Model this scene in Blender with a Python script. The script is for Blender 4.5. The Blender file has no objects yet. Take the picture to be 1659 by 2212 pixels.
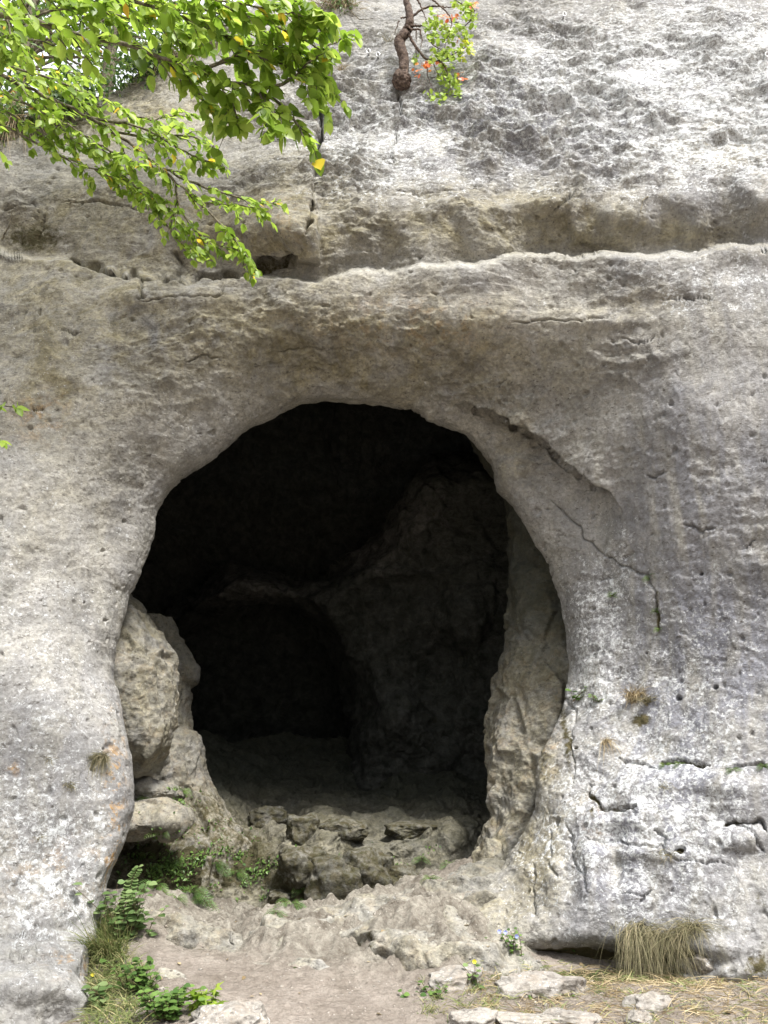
import bpy, bmesh, math, random
import numpy as np
from mathutils import Vector, Matrix
random.seed(7); rng = np.random.default_rng(7)
S = bpy.context.scene; C = S.collection
R = math.radians
# ------------------------------------------------------------------ camera, sky, sun, exposure
F0 = 1671.0; CU, CV = 829.5, 1106.0; PITCH = R(14); CAMZ = 1.6
cd = bpy.data.cameras.new('camera'); cam = bpy.data.objects.new('camera', cd); C.objects.link(cam)
cam.location = (0, 0, CAMZ); cam.rotation_euler = (R(90) + PITCH, 0, 0)
cd.sensor_fit = 'VERTICAL'; cd.sensor_height = 36; cd.lens = 36 * F0 / 2212; cd.clip_end = 500; cd.clip_start = .05
S.camera = cam
SUN_EL, SUN_AZ = R(59), R(146)        # azimuth measured from +Y towards +X: behind the camera, to the right
w = bpy.data.worlds.new("World"); S.world = w; w.use_nodes = True
nt = w.node_tree; nt.nodes.clear()
sky = nt.nodes.new('ShaderNodeTexSky'); sky.sky_type = 'NISHITA'; sky.sun_disc = False
sky.sun_elevation = SUN_EL; sky.sun_rotation = SUN_AZ; sky.dust_density = 5; sky.air_density = 1.0; sky.ozone_density = .6
tc = nt.nodes.new('ShaderNodeTexCoord'); sx = nt.nodes.new('ShaderNodeSeparateXYZ'); nt.links.new(tc.outputs['Generated'], sx.inputs[0])
cl = nt.nodes.new('ShaderNodeValToRGB'); nt.links.new(sx.outputs['Z'], cl.inputs[0]); cl.color_ramp.elements[0].color = (1.3, 1.32, 1.3, 1); cl.color_ramp.elements[1].color = (9, 9.2, 9.6, 1)
cn = nt.nodes.new('ShaderNodeTexNoise'); cn.inputs['Scale'].default_value = 2.5; cn.inputs['Detail'].default_value = 6; nt.links.new(tc.outputs['Generated'], cn.inputs['Vector'])
cr = nt.nodes.new('ShaderNodeMapRange'); nt.links.new(cn.outputs[0], cr.inputs[0]); cr.inputs[1].default_value = .35; cr.inputs[2].default_value = .6; cr.inputs[3].default_value = .72; cr.inputs[4].default_value = 1
cm = nt.nodes.new('ShaderNodeMix'); cm.data_type = 'RGBA'; nt.links.new(cr.outputs[0], cm.inputs[0]); nt.links.new(sky.outputs[0], cm.inputs[6]); nt.links.new(cl.outputs[0], cm.inputs[7])
bg = nt.nodes.new('ShaderNodeBackground'); bg.inputs[1].default_value = .11
wo = nt.nodes.new('ShaderNodeOutputWorld')
nt.links.new(cm.outputs[2], bg.inputs[0]); nt.links.new(bg.outputs[0], wo.inputs[0])
sl = bpy.data.lights.new('sun', 'SUN'); sun = bpy.data.objects.new('sun', sl); C.objects.link(sun)
sl.energy = 3.0; sl.angle = R(12); sl.color = (1, .975, .93)
sd = Vector((math.sin(SUN_AZ) * math.cos(SUN_EL), math.cos(SUN_AZ) * math.cos(SUN_EL), math.sin(SUN_EL)))
sun.rotation_euler = sd.to_track_quat('Z', 'Y').to_euler(); sun.location = (4, -6, 12)
vs = S.view_settings; vs.view_transform = 'Standard'; vs.look = 'None'; vs.gamma = 1; vs.exposure = 1.6

# ------------------------------------------------------------------ maths helpers
cp, sp = math.cos(PITCH), math.sin(PITCH)
def at(u, v, Y):
    """point seen in direction (u,v) of the survey chart, at distance Y along +Y (numpy ok)"""
    u = np.asarray(u, float); v = np.asarray(v, float); Y = np.asarray(Y, float)
    a = (u - CU) / F0; b = (CV - v) / F0
    dy = cp - b * sp; dz = sp + b * cp
    k = Y / dy
    return np.stack([a * k, Y + 0 * a, CAMZ + dz * k], -1)
def proj(P):
    P = np.asarray(P, float); x = P[..., 0]; y = P[..., 1]; z = P[..., 2] - CAMZ
    d = y * cp + z * sp; h = -y * sp + z * cp
    return CU + F0 * x / d, CV - F0 * h / d
def smooth(a, b, x):
    t = np.clip((x - a) / (b - a), 0, 1); return t * t * (3 - 2 * t)
def hsh(ix, iy, iz, seed):
    h = (ix.astype(np.uint32) * np.uint32(73856093)) ^ (iy.astype(np.uint32) * np.uint32(19349663)) ^ (iz.astype(np.uint32) * np.uint32(83492791)) ^ np.uint32((seed * 2654435761) & 0xffffffff)
    h ^= h >> np.uint32(15); h *= np.uint32(0x2c1b3c6d); h ^= h >> np.uint32(12); h *= np.uint32(0x297a2d39); h ^= h >> np.uint32(15)
    return h
def vnoise(P, seed=0):
    """gradient noise, about -1..1"""
    P = P.astype(np.float32); I = np.floor(P); f = P - I; I = I.astype(np.int32)
    w_ = f * f * f * (f * (f * 6 - 15) + 10)
    out = np.zeros(len(P), np.float32)
    for c in range(8):
        ox, oy, oz = c & 1, (c >> 1) & 1, (c >> 2) & 1
        h = hsh(I[:, 0] + ox, I[:, 1] + oy, I[:, 2] + oz, seed)
        gx = (h & np.uint32(1023)).astype(np.float32) / 511.5 - 1
        gy = ((h >> np.uint32(10)) & np.uint32(1023)).astype(np.float32) / 511.5 - 1
        gz = ((h >> np.uint32(20)) & np.uint32(1023)).astype(np.float32) / 511.5 - 1
        d = gx * (f[:, 0] - ox) + gy * (f[:, 1] - oy) + gz * (f[:, 2] - oz)
        d *= (w_[:, 0] if ox else 1 - w_[:, 0]); d *= (w_[:, 1] if oy else 1 - w_[:, 1]); d *= (w_[:, 2] if oz else 1 - w_[:, 2])
        out += d
    return out * 1.35
def fbm(P, oct=4, seed=0, lac=2.03, gain=.5):
    s = 0; a = 1
    for o in range(oct):
        s = s + a * vnoise(P * lac ** o, seed + o); a *= gain
    return s
def ridged(P, oct=4, seed=0):
    s = 0; a = 1
    for o in range(oct):
        s = s + a * (1 - 2.2 * np.abs(vnoise(P * 2.1 ** o, seed + o))); a *= .5
    return s / 1.9
def facet(P, seed=0, tilt=(0, 0, 0)):
    """chipped rock: every voronoi cell is a randomly tilted flat facet"""
    P = P.astype(np.float32); Q = P - .5; I = np.floor(Q).astype(np.int32)
    best = np.full(len(P), 1e9, np.float32); sec = best.copy(); val = np.zeros(len(P), np.float32)
    for c in range(8):
        ix = I[:, 0] + (c & 1); iy = I[:, 1] + ((c >> 1) & 1); iz = I[:, 2] + ((c >> 2) & 1)
        h = hsh(ix, iy, iz, seed); h2 = hsh(ix, iy, iz, seed + 77)
        m = np.uint32(1023)
        j = [((h >> np.uint32(10 * k)) & m).astype(np.float32) / 1023 for k in range(3)]
        g = [((h2 >> np.uint32(10 * k)) & m).astype(np.float32) / 511.5 - 1 + tilt[k] for k in range(3)]
        dx = P[:, 0] - ix - .1 - .8 * j[0]; dy = P[:, 1] - iy - .1 - .8 * j[1]; dz = P[:, 2] - iz - .1 - .8 * j[2]
        d = dx * dx + dy * dy + dz * dz; k = d < best; sec = np.where(k, best, np.minimum(sec, d))
        best = np.where(k, d, best); val = np.where(k, dx * g[0] + dy * g[1] + dz * g[2] + .5 * (j[0] - .5), val)
    return val * smooth(0, .16, np.sqrt(sec) - np.sqrt(best))
def scoop(P, seed=0, tilt=(0, 0, 0)):
    """flaked rock: shallow bowls meeting in sharp crests, continuous"""
    P = P.astype(np.float32); I = np.floor(P).astype(np.int32); val = np.full(len(P), 9, np.float32); m = np.uint32(1023)
    for a in (-1, 0, 1):
        for b in (-1, 0, 1):
            for c in (-1, 0, 1):
                ix, iy, iz = I[:, 0] + a, I[:, 1] + b, I[:, 2] + c; h = hsh(ix, iy, iz, seed); h2 = hsh(ix, iy, iz, seed + 77)
                j = [((h >> np.uint32(10 * k)) & m).astype(np.float32) / 1023 for k in range(3)]
                dx = P[:, 0] - ix - .1 - .8 * j[0]; dy = P[:, 1] - iy - .1 - .8 * j[1]; dz = P[:, 2] - iz - .1 - .8 * j[2]
                g = [((h2 >> np.uint32(10 * k)) & m).astype(np.float32) / 1023 - .5 + tilt[k] for k in range(3)]
                v = dx * dx + dy * dy + dz * dz + .8 * (dx * g[0] + dy * g[1] + dz * g[2]) + .25 * j[0]; val = np.minimum(val, v)
    return val - .3
def tps(ctrl):
    """thin-plate interpolation of (a, b, value) control points"""
    c = np.array(ctrl, float); X = c[:, :2]; n = len(c); sc = 1000.0 if np.abs(X).max() > 100 else 1.0
    X = X / sc
    def k(d2): return np.where(d2 > 0, .5 * d2 * np.log(d2 + 1e-20), 0)
    D = ((X[:, None] - X[None]) ** 2).sum(-1); K = k(D) + np.eye(n) * 1e-4
    Pm = np.c_[np.ones(n), X]; A = np.zeros((n + 3, n + 3)); A[:n, :n] = K; A[:n, n:] = Pm; A[n:, :n] = Pm.T
    sol = np.linalg.solve(A, np.r_[c[:, 2], 0, 0, 0])
    def f(a, b):
        a = np.asarray(a, float) / sc; b = np.asarray(b, float) / sc; s = sol[n] + sol[n + 1] * a + sol[n + 2] * b
        for i in range(n): s = s + sol[i] * k((a - X[i, 0]) ** 2 + (b - X[i, 1]) ** 2)
        return s
    return f
def seg_dist(U, V, pts):
    """distance to a polyline and the fraction along it"""
    best = np.full(U.shape, 1e9); par = np.zeros(U.shape); n = len(pts) - 1
    for i in range(n):
        (x0, y0), (x1, y1) = pts[i], pts[i + 1]; dx, dy = x1 - x0, y1 - y0
        t = np.clip(((U - x0) * dx + (V - y0) * dy) / (dx * dx + dy * dy), 0, 1)
        d = np.hypot(U - x0 - t * dx, V - y0 - t * dy); m = d < best
        best = np.where(m, d, best); par = np.where(m, (i + t) / n, par)
    return best, par
def blob(U, V, lst):
    """soft blobs (u, v, ru, rv, value)"""
    s = np.zeros(U.shape)
    for u, v, ru, rv, val in lst: s += val * np.exp(-(((U - u) / ru) ** 2 + ((V - v) / rv) ** 2))
    return s

# ------------------------------------------------------------------ object helpers
def link(name, me, m=None, parent=None, kind=None):
    o = bpy.data.objects.new(name, me); C.objects.link(o)
    if m and me: me.materials.append(m)
    if parent: o.parent = parent
    if kind: o['kind'] = kind
    return o
def tag(o, label, cat, group=None):
    o['label'] = label; o['category'] = cat
    if group: o['group'] = group
    return o
def mesh_np(name, verts, loops, counts, attrs=None, smooth_=True):
    """loops: flat vertex index list, counts: corners per face"""
    me = bpy.data.meshes.new(name); verts = np.asarray(verts, np.float32); loops = np.asarray(loops, np.int32); counts = np.asarray(counts, np.int32)
    me.vertices.add(len(verts)); me.vertices.foreach_set('co', verts.ravel())
    me.loops.add(len(loops)); me.loops.foreach_set('vertex_index', loops)
    me.polygons.add(len(counts)); st = np.r_[0, np.cumsum(counts)[:-1]].astype(np.int32)
    me.polygons.foreach_set('loop_start', st)
    me.update(calc_edges=True)
    if smooth_: me.polygons.foreach_set('use_smooth', np.ones(len(counts), bool))
    for k, a in (attrs or {}).items():
        at_ = me.attributes.new(k, 'FLOAT', 'POINT'); at_.data.foreach_set('value', np.asarray(a, np.float32).ravel())
    return me
def grid_quads(nr, nc, wrap=False, flip=False):
    i = np.arange(nr - 1)[:, None]; j = np.arange(nc if wrap else nc - 1)[None]; j1 = (j + 1) % nc
    q = np.stack([i * nc + j, i * nc + j1, (i + 1) * nc + j1, (i + 1) * nc + j], -1).reshape(-1, 4)
    return q[:, ::-1] if flip else q
def grid_mesh(name, P, wrap=False, flip=False, attrs=None, keep=None):
    nr, nc = P.shape[:2]; q = grid_quads(nr, nc, wrap, flip)
    if keep is not None: q = q[keep.ravel()[q].all(1)]
    return mesh_np(name, P.reshape(-1, 3), q.ravel(), np.full(len(q), 4), attrs)
def grid_normals(P, wrap=False):
    if wrap: dc = np.roll(P, -1, 1) - np.roll(P, 1, 1)
    else: dc = np.gradient(P, axis=1)
    dr = np.gradient(P, axis=0); n = np.cross(dc, dr); return n / (np.linalg.norm(n, axis=-1, keepdims=True) + 1e-9)

# ------------------------------------------------------------------ materials
class NT:
    def __init__(s, name):
        s.m = bpy.data.materials.new(name); s.m.use_nodes = True; s.t = s.m.node_tree; s.t.nodes.clear()
        s.out = s.n('ShaderNodeOutputMaterial')
    def n(s, t, **k):
        x = s.t.nodes.new(t)
        for a, b in k.items(): setattr(x, a, b)
        return x
    def set(s, sock, v):
        if hasattr(v, 'is_output') or isinstance(v, bpy.types.NodeSocket): s.t.links.new(v, sock)
        elif isinstance(v, (tuple, list)) and len(v) == 3 and len(sock.default_value) == 4: sock.default_value = (*v, 1)
        else: sock.default_value = v
    def math(s, op, a, b=None, clamp=False):
        x = s.n('ShaderNodeMath', operation=op, use_clamp=clamp); s.set(x.inputs[0], a)
        if b is not None: s.set(x.inputs[1], b)
        return x.outputs[0]
    def mix(s, f, a, b, mode='MIX'):
        x = s.n('ShaderNodeMix', data_type='RGBA', blend_type=mode); s.set(x.inputs[0], f); s.set(x.inputs[6], a); s.set(x.inputs[7], b); return x.outputs[2]
    def noise(s, vec, scale, detail=5, rough=.6, dist=0):
        x = s.n('ShaderNodeTexNoise'); s.set(x.inputs['Vector'], vec); x.inputs['Scale'].default_value = scale
        x.inputs['Detail'].default_value = detail; x.inputs['Roughness'].default_value = rough; x.inputs['Distortion'].default_value = dist; return x.outputs[0]
    def vor(s, vec, scale, feat='F1', out='Distance'):
        x = s.n('ShaderNodeTexVoronoi', feature=feat); s.set(x.inputs['Vector'], vec); x.inputs['Scale'].default_value = scale; return x.outputs[out]
    def ramp(s, f, stops, interp='LINEAR'):
        x = s.n('ShaderNodeValToRGB'); cr = x.color_ramp; cr.interpolation = interp
        while len(cr.elements) < len(stops): cr.elements.new(.5)
        for e, (p, c) in zip(cr.elements, stops): e.position = p; e.color = (*c, 1) if isinstance(c, tuple) else (c, c, c, 1)
        s.set(x.inputs[0], f); return x.outputs[0]
    def attr(s, name):
        x = s.n('ShaderNodeAttribute', attribute_name=name); return x.outputs['Fac']
    def map(s, vec, sc):
        x = s.n('ShaderNodeMapping'); s.set(x.inputs[0], vec); x.inputs['Scale'].default_value = sc; return x.outputs[0]
    def bump(s, h, strength, dist, normal=None):
        x = s.n('ShaderNodeBump'); x.inputs['Strength'].default_value = strength; x.inputs['Distance'].default_value = dist
        s.set(x.inputs['Height'], h)
        if normal: s.set(x.inputs['Normal'], normal)
        return x.outputs[0]
    def bsdf(s, col, rough=.9, normal=None, spec=.2, trans=0):
        b = s.n('ShaderNodeBsdfPrincipled'); s.set(b.inputs['Base Color'], col); s.set(b.inputs['Roughness'], rough)
        b.inputs['Specular IOR Level'].default_value = spec
        if normal: s.set(b.inputs['Normal'], normal)
        o = b.outputs[0]
        if trans:
            t = s.n('ShaderNodeBsdfTranslucent'); s.set(t.inputs[0], col); mx = s.n('ShaderNodeMixShader'); mx.inputs[0].default_value = trans
            s.t.links.new(o, mx.inputs[1]); s.t.links.new(t.outputs[0], mx.inputs[2]); o = mx.outputs[0]
        s.t.links.new(o, s.out.inputs[0]); return s.m
def rock_material(name, light=(.43, .418, .378), dark=(.19, .188, .178), lichen=1.0, bumpk=1.0):
    """limestone: mottled grey, tan and orange staining, white lichen crust, moss in places"""
    N = NT(name); pos = N.n('ShaderNodeNewGeometry').outputs['Position']
    big = N.noise(pos, 1.3, 6, .62, .3); mid = N.noise(pos, 7, 6, .7, .5); fine = N.noise(pos, 42, 4, .7)
    streak = N.noise(N.map(pos, (3.2, 3.2, .55)), 2.2, 5, .6, .4)
    col = N.mix(N.ramp(big, [(.36, 0.0), (.64, 1.0)]), dark, light)
    col = N.mix(N.ramp(mid, [(.35, 0.0), (.7, 1.0)]), col, N.mix(.5, col, (.48, .46, .44)))
    # violet-grey weathering in vertical streaks
    fv = N.math('MULTIPLY', N.ramp(streak, [(.36, .1), (.56, 1.0)]), N.attr('violet'), True)
    col = N.mix(fv, col, (.215, .22, .255))
    # tan staining
    ft = N.math('MULTIPLY', N.attr('tan'), N.ramp(N.noise(pos, 3.3, 6, .7, .8), [(.32, .15), (.62, 1.0)]), True)
    col = N.mix(ft, col, N.mix(N.ramp(mid, [(.4, 0.0), (.62, 1.0)]), (.19, .165, .10), (.39, .35, .235)))
    # orange flecks
    fo = N.math('MULTIPLY', N.attr('orange'), N.ramp(N.noise(pos, 9, 5, .75, .4), [(.5, 0.0), (.62, 1.0)]), True)
    col = N.mix(fo, col, (.42, .25, .09))
    # small dark pits and spots
    pits = N.ramp(N.vor(N.map(pos, (1, 1, 1.8)), 15), [(.1, 1.0), (.2, 0.0)])
    pm = N.math('MULTIPLY', pits, N.ramp(N.noise(pos, 2.7, 3, .6), [(.5, 0.0), (.6, .8)]), True)
    col = N.mix(pm, col, (.07, .055, .045))
    col = N.mix(N.ramp(fine, [(.42, .55), (.56, 0.0)]), col, N.mix(.6, col, (.1, .09, .085)))
    # lichen crust: sharp white flecks and plates
    l1 = N.noise(pos, 30, 6, .82, .5); l2 = N.noise(pos, 5.5, 5, .7, .6)
    thr = N.math('SUBTRACT', .655, N.math('MULTIPLY', N.attr('lichen'), .20))
    ls = N.math('ADD', N.math('MULTIPLY', l1, .72), N.math('MULTIPLY', l2, .28))
    fl = N.math('MULTIPLY', N.math('SUBTRACT', ls, thr), 14 * lichen, True)
    col = N.mix(fl, col, N.mix(N.noise(pos, 11, 3), (.48, .49, .485), (.68, .69, .70)))
    spots = N.ramp(N.vor(pos, 22), [(.07, 1.0), (.13, 0.0)])
    col = N.mix(N.math('MULTIPLY', spots, N.math('MULTIPLY', N.attr('lichen'), .9), True), col, (.78, .78, .75))
    dk = N.noise(N.map(pos, (1, 1, 2.0)), 15, 6, .8, .4)
    col = N.mix(N.ramp(dk, [(.36, .85), (.43, 0.0)]), col, N.mix(N.noise(pos, 8, 2), (.07, .06, .05), (.12, .11, .10)))  # dark flecks painted in for the small shadows of pits
    # moss and soil
    fm = N.math('MULTIPLY', N.math('SUBTRACT', N.math('ADD', N.attr('moss'), N.math('MULTIPLY', N.noise(pos, 14, 5, .75, .3), .9)), .85), 6, True)
    col = N.mix(fm, col, N.mix(N.noise(pos, 19, 4, .7), (.04, .048, .018), (.115, .085, .05)))
    col = N.mix(N.attr('darkened'), col, N.mix(.85, col, (.018, .023, .017)))  # darkens the rock colour; also carries shade painted on cliff and cave
    # relief finer than the mesh
    def chips(scale, zs):
        wv = N.n('ShaderNodeVectorMath', operation='MULTIPLY_ADD'); N.set(wv.inputs[0], N.n('ShaderNodeTexNoise', noise_dimensions='3D').outputs[1]); pass
        src = wv.inputs[0].links[0].from_node; N.set(src.inputs['Vector'], pos); src.inputs['Scale'].default_value = scale * .4
        wv.inputs[1].default_value = (.5 / scale,) * 3; N.set(wv.inputs[2], pos)
        p2 = N.map(wv.outputs[0], (1, 1, zs)); vx = N.n('ShaderNodeTexVoronoi', feature='F1'); N.set(vx.inputs['Vector'], p2); vx.inputs['Scale'].default_value = scale
        df = N.n('ShaderNodeVectorMath', operation='SUBTRACT'); N.set(df.inputs[0], p2); N.set(df.inputs[1], vx.outputs['Position'])
        tl = N.n('ShaderNodeVectorMath', operation='SUBTRACT'); N.set(tl.inputs[0], vx.outputs['Color']); tl.inputs[1].default_value = (.5, .5, .1)
        dt = N.n('ShaderNodeVectorMath', operation='DOT_PRODUCT'); N.set(dt.inputs[0], df.outputs[0]); N.set(dt.inputs[1], tl.outputs[0])
        return N.math('MULTIPLY', dt.outputs['Value'], scale)
    h = N.math('ADD', N.math('ADD', N.math('MULTIPLY', N.noise(N.map(pos, (1, 1, 1.35)), 13, 6, .78, .1), .5), N.math('MULTIPLY', chips(15, 1.35), .55)), N.math('MULTIPLY', chips(37, 1.4), .38))
    rg = N.math('ADD', .14, N.math('MULTIPLY', N.attr('rough'), 1.05))
    nrm = N.bump(N.math('MULTIPLY', h, rg), .9, .055 * bumpk)
    nrm = N.bump(N.noise(pos, 60, 5, .75), .7, .012 * bumpk, nrm)
    return N.bsdf(col, .92, nrm, .15)
M_rock = rock_material('limestone')
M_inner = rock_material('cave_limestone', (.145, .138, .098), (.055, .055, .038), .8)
M_stone = rock_material('loose_limestone', (.32, .295, .26), (.17, .15, .13), 1.0, .6)
M_deep = rock_material('deep_cave_limestone', (.028, .031, .023), (.011, .013, .010), .5)  # limestone copy with the chamber's dimness put into its colour
def ground_material():
    N = NT('trodden_earth'); pos = N.n('ShaderNodeNewGeometry').outputs['Position']
    a = N.noise(pos, 2.2, 7, .65, .4); b = N.noise(pos, 24, 5, .7)
    col = N.mix(N.ramp(a, [(.35, 0.0), (.65, 1.0)]), (.24, .205, .17), (.395, .345, .30))
    rk = N.mix(N.ramp(N.noise(pos, 6, 7, .72, .6), [(.35, 0.0), (.65, 1.0)]), (.15, .13, .105), (.43, .40, .34))
    col = N.mix(N.math('MULTIPLY', N.attr('rock'), 1, True), col, rk)
    col = N.mix(N.ramp(b, [(.4, .6), (.55, 0.0)]), col, N.mix(.5, col, (.12, .09, .07)))
    peb = N.ramp(N.vor(pos, 34), [(.12, 1.0), (.2, 0.0)])
    col = N.mix(N.math('MULTIPLY', peb, N.ramp(N.noise(pos, 5, 3), [(.48, 0.0), (.6, .8)]), True), col, (.55, .5, .45))
    fm = N.math('MULTIPLY', N.math('SUBTRACT', N.math('ADD', N.attr('moss'), N.math('MULTIPLY', N.noise(pos, 12, 5, .75, .3), .9)), .85), 6, True)
    col = N.mix(fm, col, N.mix(N.noise(pos, 19, 4, .7), (.04, .05, .02), (.13, .115, .06)))
    col = N.mix(N.attr('darkened'), col, N.mix(.8, col, (.03, .028, .02)))
    h = N.math('ADD', N.noise(pos, 13, 8, .7, .4), N.math('MULTIPLY', N.vor(pos, 34), -.25))
    nrm = N.bump(h, 1.0, .07); nrm = N.bump(N.noise(pos, 70, 4, .7), .8, .014, nrm)
    return N.bsdf(col, .95, nrm, .1)
M_ground = ground_material()
def leaf_material(name, stops, trans=.45, rough=.42, vein=True):
    N = NT(name); r = N.attr('rnd'); col = N.ramp(r, stops)
    pos = N.n('ShaderNodeNewGeometry').outputs['Position']
    col = N.mix(N.math('MULTIPLY', N.noise(pos, 60, 3), .3), col, N.mix(.5, col, (.03, .05, .01)))
    return N.bsdf(col, rough, None, .35, trans)
M_leaf = leaf_material('hornbeam_leaf', [(0, (.11, .19, .02)), (.45, (.26, .39, .045)), (.86, (.45, .57, .10)), (.955, (.42, .55, .08)), (.965, (.75, .62, .05)), (1, (.7, .4, .06))], .6)
M_leaf_dark = leaf_material('dark_leaf', [(0, (.03, .065, .015)), (.6, (.07, .13, .03)), (1, (.16, .22, .05))], .4)  # dark green of the cliff edge shrubs and the creeper
M_leaf_far = leaf_material('distant_leaf', [(0, (.05, .09, .02)), (.6, (.11, .19, .035)), (.93, (.2, .3, .05)), (.96, (.5, .38, .06)), (1, (.4, .2, .05))], .5)
M_maple = leaf_material('shrub_leaf', [(0, (.2, .33, .04)), (.75, (.38, .5, .07)), (.84, (.6, .62, .05)), (1, (.62, .6, .05))], .45)
M_red = leaf_material('red_leaf', [(0, (.65, .13, .07)), (1, (.8, .33, .08))], .4)
M_fern = leaf_material('fern_green', [(0, (.06, .12, .03)), (1, (.16, .26, .06))], .35)
M_grass = leaf_material('green_grass', [(0, (.12, .17, .05)), (.6, (.24, .27, .1)), (1, (.42, .36, .18))], .3, .6)
M_straw = leaf_material('dry_grass', [(0, (.17, .12, .06)), (.5, (.33, .25, .14)), (1, (.5, .41, .26))], .2, .7)
M_fineg = leaf_material('fine_pale_grass', [(0, (.11, .10, .05)), (.6, (.22, .20, .11)), (.8, (.30, .25, .15)), (1, (.40, .34, .22))], .25, .7)
M_herb = leaf_material('herb_leaf', [(0, (.07, .12, .035)), (.7, (.15, .23, .08)), (1, (.24, .31, .13))], .35)
M_yellow = leaf_material('yellow_petal', [(0, (.85, .75, .05)), (1, (.9, .82, .1))], .3)
M_blue = leaf_material('blue_petal', [(0, (.35, .4, .85)), (1, (.5, .55, .9))], .3)
def bark_material(name, a, b):
    N = NT(name); pos = N.n('ShaderNodeNewGeometry').outputs['Position']
    col = N.mix(N.ramp(N.noise(pos, 30, 6, .7, .5), [(.38, 0.0), (.62, 1.0)]), a, b)
    return N.bsdf(col, .85, N.bump(N.noise(pos, 55, 6, .75), .9, .02), .2)
M_bark = bark_material('grey_bark', (.06, .05, .035), (.27, .24, .17)); M_twig = bark_material('twig_bark', (.05, .035, .02), (.16, .11, .06))
M_gnarl = bark_material('gnarled_bark', (.035, .022, .018), (.16, .115, .09))
N = NT('bolt_steel'); M_steel = N.bsdf((.5, .5, .5), .4, None, .5); M_steel.node_tree.nodes['Principled BSDF'].inputs['Metallic'].default_value = .9

# ------------------------------------------------------------------ the cliff: one ring grid round the cave mouth
CUc, CVc = 740.0, 1500.0
contour = [(730,870,7.15),(800,880,7.1),(890,878,7.1),(925,906,7.1),(965,922,7.1),(1005,932,7.1),(1040,965,7.1),(1062,1008,7.1),(1074,1062,7.1),(1110,1102,7.1),(1150,1152,7.1),(1180,1210,7.08),
 (1203,1270,7.05),(1218,1340,7.0),(1227,1400,7.0),(1226,1470,6.9),(1214,1530,6.75),(1188,1580,6.6),(1166,1622,6.55),(1156,1680,6.5),(1154,1740,6.4),(1130,1792,6.35),(1095,1842,6.3),
 (1060,1892,6.2),(1022,1942,6.1),(995,1990,6.0),(985,2060,5.9),(900,2300,5.9),(600,2500,6.0),(300,2400,5.4),(230,2260,4.7),(218,2190,4.8),(202,2120,5.0),(196,2080,5.25),(205,2040,5.35),(215,1990,5.45),(225,1940,5.55),(236,1890,5.6),(255,1840,5.7),
 (272,1800,5.8),(286,1745,5.85),(288,1692,5.9),(280,1640,6.0),(268,1572,6.1),(258,1512,6.2),(247,1452,6.3),(251,1400,6.4),(264,1332,6.5),(281,1282,6.6),(300,1240,6.65),(311,1208,6.7),
 (326,1168,6.75),(345,1110,6.8),(370,1070,6.85),(402,1036,6.9),(432,1018,6.92),(470,992,6.95),(500,965,6.97),(522,943,7.0),(560,916,7.05),(600,893,7.1),(660,876,7.15)]
ct = np.array(contour); th = np.arctan2(-(ct[:, 1] - CVc), ct[:, 0] - CUc); rad = np.hypot(ct[:, 1] - CVc, ct[:, 0] - CUc)
o_ = np.argsort(th); th, rad, yc = th[o_], rad[o_], ct[o_, 2]
NT_ = 1700
TH = np.linspace(-math.pi, math.pi, NT_, endpoint=False)
def per(th0, v): return np.interp(TH, np.r_[th0 - 2 * math.pi, th0, th0 + 2 * math.pi], np.r_[v, v, v])
RC = per(th, rad); YC = per(th, yc)
def blur(a, k):
    w_ = np.hanning(2 * k + 3)[1:-1]; w_ /= w_.sum(); return np.convolve(np.r_[a[-k:], a, a[:k]], w_, 'valid')
RC = blur(RC, 5); YC = blur(YC, 40)
RC = RC + 4.0 * vnoise(np.c_[np.cos(TH) * 9, np.sin(TH) * 9, 0 * TH], 3) + 9 * np.clip(scoop(np.c_[np.cos(TH) * 7, np.sin(TH) * 7, 0 * TH], 5), -.4, .6) + 2 * scoop(np.c_[np.cos(TH) * 22, np.sin(TH) * 22, 0 * TH], 6) + .7 * vnoise(np.c_[np.cos(TH) * 60, np.sin(TH) * 60, 0 * TH], 4)
U0, U1, V0, V1 = -650., 2350., -420., 2650.
ct_, st_ = np.cos(TH), np.sin(TH)
ru = np.where(ct_ > 0, (U1 - CUc) / np.maximum(ct_, 1e-6), (U0 - CUc) / np.minimum(ct_, -1e-6))
rv = np.where(st_ > 0, (CVc - V0) / np.maximum(st_, 1e-6), (CVc - V1) / np.minimum(st_, -1e-6))
RO = np.minimum(ru, rv)
NR = 800
t = np.linspace(0, 1, NR); t = .75 * t + .25 * t ** 2
RR = RC[None] + (RO - RC)[None] * t[:, None]
U = CUc + RR * np.cos(TH)[None]; V = CVc - RR * np.sin(TH)[None]
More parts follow.
